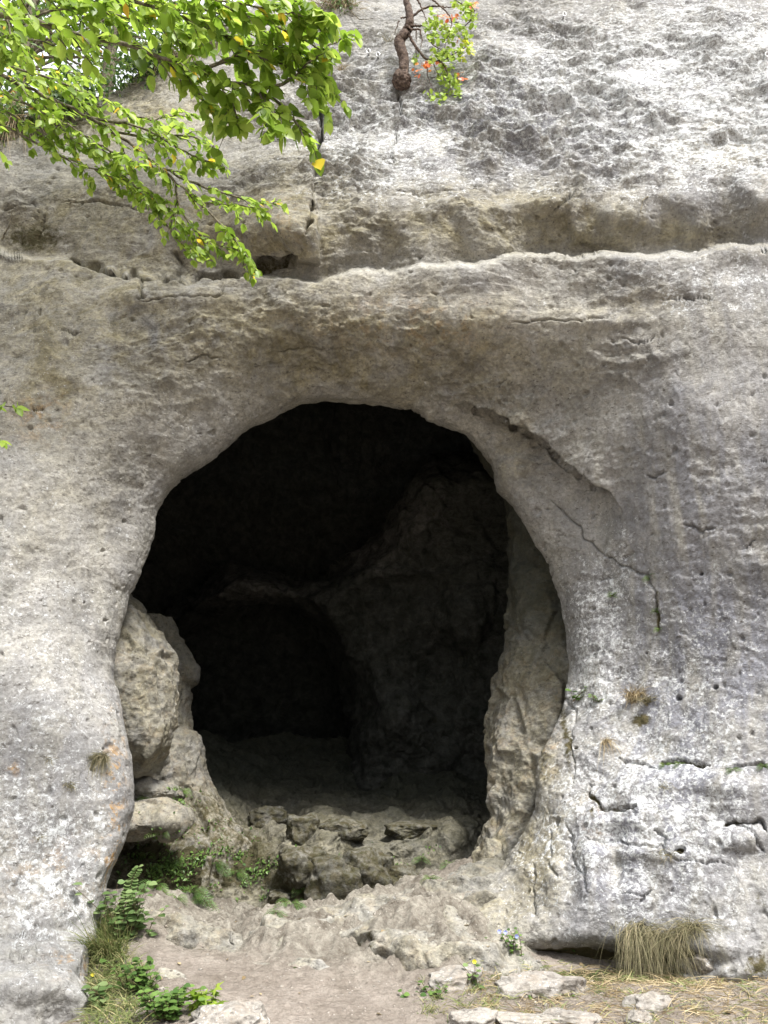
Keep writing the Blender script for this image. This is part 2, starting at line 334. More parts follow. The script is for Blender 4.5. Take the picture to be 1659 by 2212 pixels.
ctrl = [(-650,-420,9.6),(300,-420,9.8),(1000,-420,9.8),(1700,-420,9.2),(2350,-420,8.4),
 (-650,0,8.0),(0,0,8.3),(400,0,8.2),(800,0,8.1),(1200,0,8.0),(1659,0,7.5),(2350,0,6.8),
 (0,200,7.5),(400,200,7.4),(800,200,7.35),(1200,200,7.2),(1659,200,6.8),
 (-650,350,6.6),(0,350,7.0),(400,350,6.9),(800,350,6.8),(1200,350,6.7),(1659,350,6.25),(2350,350,5.6),
 (0,430,6.8),(400,430,6.65),(800,430,6.5),(1200,430,6.35),(1659,430,6.0),
 (-650,560,6.2),(0,560,6.65),(400,560,6.5),(800,560,6.4),(1200,560,6.3),(1659,560,5.9),(2350,560,5.3),
 (0,700,6.3),(400,700,6.25),(700,700,6.3),(1000,700,6.25),(1250,700,6.1),(1659,700,5.7),
 (-650,900,5.8),(0,850,6.1),(250,850,6.2),(450,850,6.45),(1200,900,6.5),(1400,850,6.0),(1659,850,5.6),(2350,900,5.0),
 (600,800,6.62),(750,800,6.65),(900,800,6.62),(1050,820,6.6),
 (0,1100,5.85),(180,1100,6.1),(1250,1100,6.6),(1450,1100,6.0),(1659,1100,5.6),(2350,1400,4.9),
 (0,1400,5.55),(130,1400,5.75),(1310,1400,6.5),(1380,1400,6.3),(1480,1400,6.0),(1659,1400,5.55),
 (-650,1500,5.1),(0,1700,5.25),(150,1700,5.4),(1240,1700,6.05),(1320,1700,5.85),(1450,1700,5.7),(1659,1700,5.4),
 (0,1950,4.95),(110,1950,5.1),(1130,1950,5.75),(1250,1900,5.6),(1400,1930,5.42),(1659,1930,5.15),(2350,1930,4.6),
 (-650,2100,4.3),(0,2150,4.5),(110,2150,4.62),(0,2300,4.2),(150,2260,4.5),(1060,2040,5.6),(1100,2120,5.45),(1400,2110,5.3),(1659,2130,5.0),(2350,2650,4.6),(1400,2650,5.5),(700,2650,6.0),(-650,2650,4.3),(0,2500,4.1)]
lipb = .22
ctrl += [(a, b, c - lipb) for a, b, c in contour[::2]]
Yf = tps(ctrl)
Yb = Yf(U, V)
# match the contour depths exactly, fading away from the rim
corr = (YC - lipb - Yb[0])[None] * np.exp(-((RR - RC[None]) / 160) ** 2); Yb = Yb + corr
# rounding of the rim
wl = per(np.array([-2.6, -1.2, -.6, -.2, .1, .5, .9, 1.5, 2.2, 2.8, 3.1]), np.array([50, 45, 60, 85, 110, 75, 40, 50, 48, 60, 50.]))
d = (RR - RC[None]) / wl[None]; e = np.clip(1 - d, 0, 1); Yb = Yb + lipb * (1 - np.sqrt(np.maximum(1 - e ** 2, 0)))
# the long horizontal break: overhang above, ledge edge below
Lx = [-650, 0, 150, 300, 400, 480, 540, 600, 680, 760, 850, 930, 1020, 1090, 1200, 1320, 1420, 1520, 1600, 1659, 2350]
Lv = [520, 535, 562, 580, 598, 592, 590, 585, 610, 585, 578, 570, 566, 548, 552, 545, 548, 536, 524, 520, 480]
wob = 11 * vnoise(np.c_[U.ravel() / 110, 0 * U.ravel(), 0 * U.ravel()], 13).reshape(U.shape) + 8 * vnoise(np.c_[U.ravel() / 45, V.ravel() / 400, 0 * U.ravel()], 11).reshape(U.shape) + 4 * vnoise(np.c_[U.ravel() / 19, V.ravel() / 300, 0 * U.ravel()], 12).reshape(U.shape)
VL = np.interp(U, Lx, Lv) + wob
amp = np.interp(U, [-650, 0, 250, 500, 700, 900, 1060, 1200, 1659, 2350], [.14, .14, .2, .32, .24, .20, .26, .38, .42, .42])
amp = amp * (1 + .45 * vnoise(np.c_[U.ravel() / 95, V.ravel() / 200, 0 * U.ravel()], 15).reshape(U.shape))
hh = VL - V                                    # >0 above the break
above = np.where(hh > 0, 1 - smooth(0, 1, hh / (135 + 60 * vnoise(np.c_[U.ravel() / 70, V.ravel() / 90, 0 * U.ravel()], 16).reshape(U.shape))) ** .8, 0) * amp
below = np.where(hh <= 0, smooth(1, 0, -hh / 9.0), 0) * amp
Yb = Yb + np.maximum(above, below * (hh <= 0)) 
# lower slab edge stands proud
Yb -= np.where(hh <= 0, np.exp(-((-hh - 16) / 45) ** 2), 0) * np.interp(U, [0, 640, 760, 1000, 1659], [0, .0, .03, .08, .15]) * smooth(0, 14, -hh)
# hand-placed relief (u, v, ru, rv, metres towards the back)
Yb += blob(U, V, [(620,480,70,70,-.14),(610,560,60,30,.1),(300,640,60,28,-.09),(420,640,70,25,-.10),(540,500,60,60,-.05),(1240,430,30,70,.10),(1240,520,60,40,-.08),(1000,500,120,50,-.05),
 (1290,960,60,60,-.07),(1500,620,200,40,-.06),(1300,690,160,20,-.05),(1480,900,90,120,-.06),(1130,950,40,40,-.06),(1330,1300,50,120,.05),(1290,1500,40,150,-.03),(1400,1740,90,80,-.09),(1240,1730,50,60,-.06),
 (1600,1720,90,60,-.08),(1480,1690,110,26,-.05),(1600,1700,60,22,-.04),(1320,1775,70,26,-.05),(1600,1815,60,20,-.06),(1340,1840,80,22,-.05),(1300,2072,130,30,.2),(1440,2085,110,24,.16),(1180,2065,70,25,.12),(1560,2050,70,30,-.08),(1590,2100,70,30,-.1),(1330,1850,25,110,.07),(1270,1880,28,90,-.06),(1580,1600,120,60,-.04),(1200,1860,26,90,-.05),
 (60,2120,90,50,-.14),(165,2140,40,45,-.12),(150,2010,60,22,.05),(100,1500,90,200,-.04),(200,1650,14,20,.04),(900,700,220,60,-.05),(1170,1240,20,60,.03)])
# the band between the diagonal joint and the mouth is set back; the rock above overhangs it
jl = [(960,866),(1000,872),(1060,890),(1100,915),(1150,940),(1182,962),(1200,990),(1240,1020),(1285,1052),(1320,1065),(1350,1110)]
dj, pj = seg_dist(U, V, jl); vj = np.interp(U, [p_[0] for p_ in jl], [p_[1] for p_ in jl])
Yb += np.where((V > vj) & (U > 960) & (U < 1350), .17 * np.exp(-(dj / 70) ** 1.5) * smooth(0, 7, V - vj) * smooth(960, 1060, U) * smooth(1350, 1290, U), 0)
Yb -= np.where((V <= vj) & (U > 960) & (U < 1350), .09 * np.exp(-((dj - 10) / 45) ** 2) * smooth(960, 1080, U) * smooth(1350, 1270, U), 0)
# block left of the upright joint stands forward and ends in a nose over the hollow
Yb -= .2 * smooth(692, 684, U) * smooth(480, 640, U) * smooth(330, 400, V) * smooth(575, 555, V)
base = at(U, V, Yb)
# skyline at the upper left: everything beyond it folds back into the cliff top
SKu = [-650, -200, 0, 120, 230, 330, 400, 470, 560, 640, 760, 2350]; SKv = [330, 300, 262, 235, 205, 150, 100, 60, 0, -60, -240, -700]
skv = np.interp(U, SKu, SKv) + 8 * vnoise(np.c_[U.ravel() / 45, 0 * U.ravel(), 0 * U.ravel()], 21).reshape(U.shape)
over = np.maximum(skv - V, 0)
Vc = np.maximum(V, skv); base = at(U, Vc, Yb); fold = over / 160.0
base[..., 1] += fold; base[..., 2] += fold * .12
base[..., 0] += np.where(over > 0, base[..., 0] * fold * .1, 0)
nrm = grid_normals(base, True)
if nrm[NR // 2, NT_ // 4, 1] > 0: nrm = -nrm
Pf = base.reshape(-1, 3); Uf = U.ravel(); Vf = V.ravel()
# how rough the rock is, region by region
rough = np.clip(.42 + blob(Uf, Vf, [(1300,250,520,230,.65),(700,350,200,200,.4),(850,720,350,90,.5),(1250,800,300,120,.35),(350,650,200,60,.35),(430,880,110,90,.3),(100,1400,190,420,-.28),
   (1420,1250,120,200,-.1),(1200,1000,90,80,.25),(1150,1850,90,120,.25),(1265,1350,55,260,.3),(1000,860,150,40,.25),(330,1080,40,120,.2),(1450,1800,250,150,.12),(300,520,200,60,-.22),(1300,510,380,35,-.12)]), .12, 1.15)
warp = np.stack([vnoise(Pf * 1.1, 31), vnoise(Pf * 1.1, 32), vnoise(Pf * 1.1, 33)], -1) * .22
Pw = Pf + warp
fine_w = 1 / (1 + np.maximum(0, (np.abs(Uf - 830) - 1100) / 200))
patch = np.clip(.75 + .9 * fbm(Pf * np.array([.9, .9, 1.3]), 3, 39), .2, 1.5); rough = np.clip(rough * patch, .08, 1.25)
sm = rough.astype(np.float32); hi = smooth(.35, 1.0, sm)
disp = .055 * fbm(Pw * 1.1, 3, 41)
disp += (.006 + .036 * hi) * ridged(Pw * np.array([1.5, 1.5, 4.2]), 3, 51)
disp += hi * .16 * scoop(Pw * np.array([1.9, 1.9, 2.9]), 61, (0, 0, .55))
disp += (.008 + .11 * hi) * scoop(Pw * np.array([4.6, 4.6, 6.5]), 62, (0, 0, .6))
disp += (.006 + .055 * hi) * scoop((Pf + warp * .6) * np.array([10, 10, 14.]), 63, (0, 0, .6))
disp += (.008 + .022 * hi) * facet(Pw * np.array([7, 7, 10.]), 64, (0, 0, .5))
disp += (.15 + sm) * .010 * fbm(Pf * 18, 3, 71)
# worn vertical fluting on the right jamb
fl = blob(Uf, Vf, [(1400,1350,190,330,1), (1150,1850,120,120,.8), (1320,1880,150,110,1)])
disp += .035 * np.clip(fl, 0, 1) * vnoise(np.stack([Pf[:, 0] * 5 + Pf[:, 2] * 1.2, Pf[:, 1] * 1.5, Pf[:, 2] * .7], -1), 81)
# cracks (polyline, half width px, depth m)
jit_u = 10 * vnoise(np.c_[Uf / 28, Vf / 28, 0 * Uf], 91) + 3 * vnoise(np.c_[Uf / 9, Vf / 9, 0 * Uf], 92)
jit_v = 10 * vnoise(np.c_[Uf / 28, Vf / 28, 0 * Uf + 5], 93) + 3 * vnoise(np.c_[Uf / 9, Vf / 9, 0 * Uf], 94)
crk = np.zeros(len(Uf))
cracks = [([(694,120),(690,180),(695,260),(688,330),(686,400),(678,450),(660,505)],9,.40),([(590,350),(640,346),(688,352)],3,.07),
 ([(860,190),(864,230),(858,270)],5,.22),([(850,270),(845,330),(852,360)],4,.08),
 ([(545,585),(570,576),(600,570),(632,564),(640,552)],15,.22),([(150,562),(220,578),(320,600),(430,596),(545,588)],9,.28),([(370,535),(400,580)],4,.12),([(300,600),(306,640),(300,655)],6,.12),
 ([(300,655),(370,640),(430,642),(480,640),(484,615)],3,.06),([(1242,405),(1230,430),(1200,455)],8,.14),([(990,415),(900,420),(850,415)],3,.05),
 ([(1000,872),(1060,890),(1100,915),(1150,940),(1182,962),(1200,990),(1240,1020),(1285,1052),(1320,1065)],7,.20),([(1182,962),(1150,945)],4,.08),
 ([(1185,1075),(1230,1120),(1280,1180),(1340,1220),(1400,1245),(1420,1290),(1425,1380)],4,.05),
 ([(1395,1020),(1415,1035),(1440,1022)],4,.06),([(1480,1130),(1520,1150),(1545,1140)],4,.07),([(1600,1190),(1640,1160)],3,.06),([(1640,990),(1659,1000)],3,.05),
 ([(1290,1255),(1325,1245)],3,.05),([(1325,1635),(1370,1645),(1420,1655)],4,.08),([(1425,1645),(1460,1640),(1490,1650),(1540,1665)],8,.17),([(1565,1668),(1600,1660),(1659,1655)],6,.12),
 ([(1265,1690),(1270,1710),(1300,1740),(1360,1745),(1375,1735)],6,.10),([(1265,1810),(1320,1815),(1380,1825),(1440,1830)],4,.08),([(1410,1790),(1430,1805),(1440,1850),(1500,1865),(1600,1870)],4,.07),
 ([(1560,1790),(1590,1775),(1640,1775),(1659,1800)],7,.13),([(1590,1775),(1630,1810),(1650,1840)],5,.09),([(1215,1500),(1240,1530),(1228,1600),(1240,1660),(1215,1740)],4,.05),
 ([(1345,1935),(1400,1930),(1380,1950)],4,.07),([(1190,1790),(1185,1850),(1200,1900)],5,.06),([(1150,1860),(1148,1920),(1155,1980)],5,.06),([(1225,1780),(1240,1860),(1270,1930)],5,.05),
 ([(0,2025),(70,2020),(130,2030)],3,.05),([(30,2075),(90,2070),(150,2050)],3,.05),([(130,716),(170,722)],4,.07),([(70,890),(95,882)],4,.06),([(1640,535),(1659,540)],6,.1),
 ([(130,440),(240,440),(330,455)],3,.06),([(0,460),(70,440),(95,470),(90,530)],3,.06),([(1420,650),(1480,645),(1540,650)],3,.06),([(1340,730),(1380,745),(1420,730)],3,.05),
 ([(1100,700),(1160,690),(1260,690),(1340,670)],3,.05),([(400,780),(440,772),(480,778)],3,.05),([(600,760),(680,750),(760,758)],3,.04)]
dispc = np.zeros(len(Uf))
for pts, hw, dep in cracks:
    a = np.array(pts, float); m = (Uf > a[:, 0].min() - 40) & (Uf < a[:, 0].max() + 40) & (Vf > a[:, 1].min() - 40) & (Vf < a[:, 1].max() + 40)
    dd, par = seg_dist(Uf[m] + jit_u[m], Vf[m] + jit_v[m], pts)
    tpr = np.clip(np.minimum(par, 1 - par) * 6 + .3, 0, 1); wd = hw * .5 * tpr * (1 + .5 * vnoise(np.c_[Uf[m] / 22, Vf[m] / 22, 0 * Vf[m]], 96))
    g = np.exp(-(dd / wd) ** 2); dep = dep * (.7 if a[:, 1].mean() < 1500 else .45); dispc[m] -= dep * tpr * g; crk[m] = np.maximum(crk[m], np.exp(-(dd / (wd * 1.4 + 1)) ** 2) * min(1, dep * 7))
# solution holes
for hu, hv, hr, hd in [(1465,1508,10,.14),(1548,1486,9,.16),(1515,1240,8,.10),(1470,1838,14,.12),(1398,1410,5,.06),(182,1302,4,.05),(337,1330,3,.03),(232,1340,4,.04),
                       (862,80,8,.1),(1240,1610,6,.06),(222,1618,6,.05),(200,1660,8,.05),(1530,330,10,.05),(1060,380,10,.05)]:
    hr *= .55; g = np.exp(-(((Uf + jit_u * .4 - hu) / hr) ** 2 + ((Vf + jit_v * .4 - hv) / (hr * .7)) ** 2) ** 1.5); dispc -= hd * .8 * g; crk = np.maximum(crk, g * .8)
pit = vnoise(Pf * 14, 95); dispc -= .03 * smooth(.45, .8, pit) * smooth(.1, .3, 1.2 - rough)
edge = np.clip((RR - RC[None]) / 20, .75, 1).ravel() * (.65 + .35 * smooth(4, 24, np.abs(hh))).ravel()
P = Pf + nrm.reshape(-1, 3) * ((disp * edge * fine_w + dispc) [:, None])
cliffP = P.reshape(NR, NT_, 3)
def clip01(a): return np.clip(a, 0, 1)
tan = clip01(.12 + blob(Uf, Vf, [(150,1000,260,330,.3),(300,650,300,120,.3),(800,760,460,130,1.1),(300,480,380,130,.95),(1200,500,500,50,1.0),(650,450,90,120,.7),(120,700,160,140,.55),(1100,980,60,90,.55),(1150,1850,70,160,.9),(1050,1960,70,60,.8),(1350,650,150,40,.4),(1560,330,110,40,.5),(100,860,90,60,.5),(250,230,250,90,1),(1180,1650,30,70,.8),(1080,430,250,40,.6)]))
orange = clip01(blob(Uf, Vf, [(245,1700,22,160,.9),(240,1850,20,80,.8),(170,2080,60,30,.9),(95,900,60,50,.5),(900,700,200,60,.35),(1290,1770,40,60,.3),(120,1870,120,80,.3),(1180,1600,25,60,.4),(30,1660,14,14,.8),(620,470,60,60,.3)]))
lich = clip01(.38 + blob(Uf, Vf, [(1400,1800,300,220,.55),(1500,1450,200,200,.30),(100,1850,150,260,.5),(100,1400,140,250,.18),(1350,200,480,210,.62),(1600,200,250,250,.35),(1550,620,250,90,.3),(1330,1250,60,110,.3),(1275,1400,60,170,.4),(780,320,200,170,.4),(800,740,420,110,-.3),(300,500,330,130,-.35),(1200,500,420,40,-.55),(1300,1000,200,120,-.12),(1200,1050,60,150,-.05)]))
violet = clip01(.22 + .2 * smooth(1250, 1500, Uf) + blob(Uf, Vf, [(1500,1500,250,300,.75),(1300,1850,180,160,.7),(100,1700,160,400,.35),(1100,250,400,170,.7),(1500,1000,200,200,.3),(350,740,150,50,.5)]))
moss = clip01(crk * blob(Uf, Vf, [(1400,1750,400,300,1.2), (60,1900,200,300,.5)]) + blob(Uf, Vf, [(1310,2072,150,26,.9),(1190,2062,60,20,.7),(1480,2060,70,26,.5),(1640,2090,50,40,.6),(1215,1560,16,60,.5),(1225,1640,14,60,.45),(1425,1310,10,80,.55),(1640,1950,50,60,.45),(1385,1550,36,20,.7),(1360,1760,50,12,.4),(1280,1750,12,50,.5),(70,520,80,40,.5),(260,450,300,110,.28),(600,590,70,16,.4),(1250,540,400,8,.35),(40,260,300,60,.7),(420,80,120,60,.7),(690,50,60,60,.5),(150,2075,30,10,.4)]) + crk * .35)  # the wide upper left blob adds to the stain and shade painted there
darkened = clip01(blob(Uf, Vf, [(250,430,380,150,.42),(120,250,200,120,.3),(1200,500,480,45,.2),(180,760,380,230,.24),(1250,930,220,200,.12),(700,700,400,90,.08),(800,800,350,70,.10)]))  # dark stain, with tree and overhang shade painted into the colour
keep = ((V < 2520) | (RR > RC[None] + 5))
attrs = dict(tan=tan, orange=orange, lichen=lich, violet=violet, moss=moss, darkened=darkened, rough=np.clip(rough, 0, 1))
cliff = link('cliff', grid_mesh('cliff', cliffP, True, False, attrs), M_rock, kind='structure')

# the chamber behind the mouth, sharing the rim
NI = 170; s_ = np.linspace(0, 1, NI)
Rm = np.interp(s_, [0, .08, .22, .45, .65, .85, 1], [1, 1.12, 1.38, 1.42, 1.15, .62, .001]); Yd = np.interp(s_, [0, .08, .22, .45, .65, .85, 1], [0, .3, 1.1, 3.2, 5.0, 6.1, 6.4])
rim = cliffP[0]
Yi = rim[None, :, 1] * (1 - s_[:, None]) + 7.0 * s_[:, None] + Yd[:, None]
cx, cz = at(CUc, CVc, 7)[0], at(CUc, CVc, 7)[2]
rx = rim[None, :, 0] / rim[None, :, 1] * Yi; rz = CAMZ + (rim[None, :, 2] - CAMZ) / rim[None, :, 1] * Yi
cc = at(CUc, CVc, Yi)
inn = np.stack([cc[..., 0] + (rx - cc[..., 0]) * Rm[:, None], Yi, cc[..., 2] + (rz - cc[..., 2]) * Rm[:, None]], -1)
ni = grid_normals(inn, True)
Pi = inn.reshape(-1, 3); f_in = np.repeat(smooth(0, .2, s_), NT_)
di = .45 * fbm(Pi * .55, 3, 101) + .12 * ridged(Pi * np.array([1.5, 1.5, 2.4]), 3, 102) + .08 * facet(Pi * 2.5, 103) + .04 * facet(Pi * 6, 104)
Pi = Pi - ni.reshape(-1, 3) * (di * f_in)[:, None] * (1 if ni[NI // 2, NT_ // 4, 1] > 0 else -1)
nn = len(Pi); Ui, Vi = proj(Pi); fade = np.repeat(smooth(0, .1, s_), NT_)
link('cave_wall', grid_mesh('cave_wall', Pi.reshape(NI, NT_, 3), True, True, dict(tan=np.full(nn, .1), orange=np.zeros(nn), lichen=np.zeros(nn), violet=np.zeros(nn), moss=np.full(nn, .3), darkened=.8 * fade, rough=np.full(nn, .8))), M_deep, cliff)  # cave darkness is painted into the colour, deepening from the rim inward

# rock pillars and blocks inside the mouth: stacks of rings between a left and a right outline
def pillar(name, prof, ratio, seed, darkf, mossf=.2, lichf=.3, tanf=.6, nseg=420, mat=None, drough=1.0):
    """prof rows: v, u_left, u_right, Y of the axis"""
    a = np.array(prof, float); nrow = int((a[-1, 0] - a[0, 0]) / 2.2); vv = np.linspace(a[0, 0], a[-1, 0], nrow)
    ul, ur, yy = [np.interp(vv, a[:, 0], a[:, k]) for k in (1, 2, 3)]
    k = 7; wn = np.hanning(2 * k + 3)[1:-1]; wn /= wn.sum(); bl = lambda q: np.convolve(np.r_[np.full(k, q[0]), q, np.full(k, q[-1])], wn, 'valid')
    ul, ur, yy = bl(ul), bl(ur), bl(yy)
    L = at(ul, vv, yy); Rr = at(ur, vv, yy); c = (L + Rr) / 2; hw = np.linalg.norm(Rr - L, axis=1) / 2
    ang = np.linspace(0, 2 * math.pi, nseg, endpoint=False)
    cs, sn = np.cos(ang), np.sin(ang); cs = np.sign(cs) * np.abs(cs) ** .85; sn = np.sign(sn) * np.abs(sn) ** .85
    X = c[:, None, 0] + hw[:, None] * cs[None]; Y = c[:, None, 1] - (hw * ratio)[:, None] * sn[None] * np.ones((nrow, 1)); Z = c[:, None, 2] + 0 * X
    G = np.stack([X, Y, Z], -1); n = grid_normals(G, True); 
    if n[nrow // 2, nseg // 4, 1] > 0: n = -n
    p = G.reshape(-1, 3); dn = .08 * fbm(p * np.array([1.6, 1.6, .9]), 3, seed) + .05 * scoop(p * np.array([2, 2, 1.6]), seed + 2, (0, 0, .4)) + .03 * vnoise(np.stack([p[:, 0] * 6, p[:, 1] * 6, p[:, 2] * .9], -1), seed + 9) + .09 * facet(p * np.array([2.6, 2.6, 1.7]), seed + 12) + .03 * ridged(p * np.array([3, 3, 4]), 3, seed + 13) + .03 * scoop(p * np.array([6, 6, 8]), seed + 1, (0, 0, .4)) + .008 * facet(p * 9, seed + 3, (0, 0, .6)) + .01 * fbm(p * 18, 2, seed + 4)
    p = p + n.reshape(-1, 3) * (dn - .03)[:, None]
    caps = [p.reshape(nrow, nseg, 3)]
    G2 = p.reshape(nrow, nseg, 3); top = G2[:1].mean(1, keepdims=True); bot = G2[-1:].mean(1, keepdims=True)
    rows = [top + (G2[:1] - top) * q for q in (.02, .5)] + [G2] + [bot + (G2[-1:] - bot) * q for q in (.5, .02)]
    G3 = np.concatenate(rows, 0); nn = G3.shape[0] * nseg; uu, v3 = proj(G3.reshape(-1, 3))
    dm = darkf(uu, v3); mo = np.full(nn, mossf) if not callable(mossf) else mossf(uu, v3)
    o = link(name, grid_mesh(name, G3, True, False, dict(tan=np.full(nn, tanf), orange=np.full(nn, .15), lichen=np.full(nn, lichf), violet=np.full(nn, .2), moss=mo, darkened=dm, rough=np.full(nn, .3))), mat or M_rock, cliff)
    return o, G3
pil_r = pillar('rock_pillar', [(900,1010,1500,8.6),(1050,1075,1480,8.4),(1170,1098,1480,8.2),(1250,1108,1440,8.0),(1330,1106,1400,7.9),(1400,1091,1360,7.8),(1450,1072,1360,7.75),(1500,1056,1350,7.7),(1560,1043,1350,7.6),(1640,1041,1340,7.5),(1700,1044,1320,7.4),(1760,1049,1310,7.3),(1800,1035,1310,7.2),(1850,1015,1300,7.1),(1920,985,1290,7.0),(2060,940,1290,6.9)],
    .8, 120, lambda u, v: .2 + .75 * smooth(1580, 1260, v), .3, .3, .85)  # fades into the dark upward, shade put into its colour
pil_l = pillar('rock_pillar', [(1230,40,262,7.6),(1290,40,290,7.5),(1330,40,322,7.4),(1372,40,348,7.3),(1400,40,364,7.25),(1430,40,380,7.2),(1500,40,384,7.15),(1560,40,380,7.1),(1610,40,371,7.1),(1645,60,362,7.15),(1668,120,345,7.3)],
    .7, 140, lambda u, v: .25 + .35 * smooth(1450, 1260, v), .2, .3, .8)  # colour darker towards its top
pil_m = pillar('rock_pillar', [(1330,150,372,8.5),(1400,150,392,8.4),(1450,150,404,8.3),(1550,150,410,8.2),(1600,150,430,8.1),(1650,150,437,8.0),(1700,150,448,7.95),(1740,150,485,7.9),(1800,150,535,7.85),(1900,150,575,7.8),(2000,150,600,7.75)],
    .6, 160, lambda u, v: .2 + .4 * smooth(1650, 1400, v), lambda u, v: .25 + .25 * smooth(1650, 1750, v), .1, .7)  # colour darker towards its top
slab1 = pillar('rock_ledge', [(1672,150,330,7.35),(1690,150,392,7.3),(1712,150,400,7.3),(1730,150,400,7.35),(1745,200,330,7.4)], .55, 180, lambda u, v: .35 + 0 * u, .15, .1, .5)
slab2 = pillar('rock_ledge', [(1738,150,350,7.1),(1752,150,398,7.0),(1775,150,404,6.95),(1792,150,380,7.0),(1802,150,300,7.1)], .6, 200, lambda u, v: .1 + 0 * u, .25, .1, .7)

# ------------------------------------------------------------------ the ground, from the path through the mouth to the back of the cave
def gp(u, v, Y): p = at(u, v, Y); return (p[0], p[1], p[2])
gc = [gp(0,2212,4.85),(-2.6,4.2,-.12),gp(830,2212,4.4),gp(1659,2212,4.4),gp(350,2150,4.65),gp(830,2150,4.75),gp(1300,2140,4.8),gp(1659,2140,4.75),gp(300,2090,4.98),gp(550,2095,5.05),gp(820,2100,5.08),gp(1000,2110,5.0),gp(1300,2130,4.92),gp(1500,2135,4.85),
 gp(300,2010,5.45),gp(420,2040,5.4),gp(560,2050,5.4),gp(640,2020,5.5),gp(760,2040,5.45),gp(850,2000,5.6),gp(940,2040,5.35),gp(1040,2050,5.35),gp(1150,2085,5.4),gp(1300,2106,5.38),gp(1500,2118,5.2),
 gp(230,1945,6.0),gp(330,1965,6.0),gp(430,1985,6.1),gp(520,2000,6.1),gp(600,1985,6.15),gp(700,1978,6.1),gp(800,1968,6.1),gp(900,1945,6.2),gp(970,1915,6.35),gp(1030,1890,6.6),
 gp(350,1945,6.7),gp(450,1972,6.9),gp(560,1985,7.0),gp(700,1970,7.1),gp(850,1930,6.8),gp(950,1885,7.0),gp(1040,1860,7.1)]
gc += [(-6,2,.05),(0,2,0),(6,2,.05),(-6,-3,0),(6,-3,0),(0,-3,0),(-6,5,.2),(6,5,.3),(-5,8,.1),(5,8,.3),(0,8,-.1),(0,12,.2),(-5,12,.2),(5,12,.3),(0,16,.3)]
Gf = tps(gc)
xs = np.r_[np.linspace(-60, -7, 20)[:-1], np.linspace(-7, -3.3, 60)[:-1], np.linspace(-3.3, 3.6, 560), np.linspace(3.6, 7, 60)[1:], np.linspace(7, 60, 20)[1:]]
ys = np.r_[np.linspace(-60, 0, 20)[:-1], np.linspace(0, 3.8, 40)[:-1], np.linspace(3.8, 7.6, 320), np.linspace(7.6, 17, 160)[1:]]
GX, GY = np.meshgrid(xs, ys); far = smooth(6, 12, np.maximum(np.abs(GX), -GY + 2))
GZ = Gf(np.clip(GX, -8, 8), np.clip(GY, -4, 17)) * (1 - far)
gx, gy = GX.ravel(), GY.ravel(); gU, gV = proj(np.stack([gx, gy, GZ.ravel()], -1)); ok = gy > 3
gU = np.where(ok, gU, 0); gV = np.where(ok, gV, 4000)
rockm = clip01(blob(gU, gV, [(700,2020,260,55,1.2),(900,1990,190,100,1.4),(350,1960,150,45,.9),(500,2010,120,30,.8),(1000,2070,80,30,.6),(860,2050,150,40,.9)]) + (gy > 7) * .4)
p = np.stack([gx, gy, GZ.ravel()], -1); pw = p + .12 * np.stack([vnoise(p * 1.7, 211), vnoise(p * 1.7, 212), 0 * gx], -1)
steps = facet(pw * np.array([2.4, 2.4, 2.4]), 221) ; steps2 = facet(pw * np.array([6, 6, 6]), 222); steps3 = facet(pw * 15, 223)
crest = np.exp(-((gy - 6.15) / .5) ** 2)
dz = blob(gU, gV, [(880,2010,110,45,.09),(960,1960,80,50,.08),(680,2030,90,30,.05),(740,2075,90,18,-.05),(340,1965,70,20,.06),(450,2030,120,14,-.05)]) + .02 * fbm(p * 1.6, 3, 201) + .008 * fbm(p * 7, 3, 202)
dz += rockm * (.12 * scoop(pw * np.array([2.2, 2.2, 2.2]), 224) + .05 * steps + .10 * scoop(pw * np.array([5, 5, 5]), 225) + .04 * scoop(pw * 12, 226) + .02 * fbm(p * 9, 3, 227) + .02 * steps2 + .01 * steps3 + .03 * ridged(pw * np.array([1.8, 3.4, 3]), 2, 231) + .012 * fbm(p * 20, 2, 232)) + (1 - rockm) * .006 * steps3
dz = dz * (1 - far.ravel())
grP = np.stack([GX, GY, (GZ.ravel() + dz).reshape(GX.shape)], -1)
gmoss = clip01(blob(gU, gV, [(1350,2110,260,26,.75),(240,2120,60,80,.6),(250,1990,40,60,.5),(800,2010,40,20,.4),(560,1975,200,12,.3),(1000,2060,60,20,.4)]))
gdark = clip01(.28 * smooth(6.3, 7.0, gy) + .35 * smooth(7, 9, gy))  # earth colour darker towards the cave
ground = link('ground', grid_mesh('ground', grP, False, False, dict(rock=rockm, moss=gmoss, darkened=gdark)), M_ground, kind='structure')

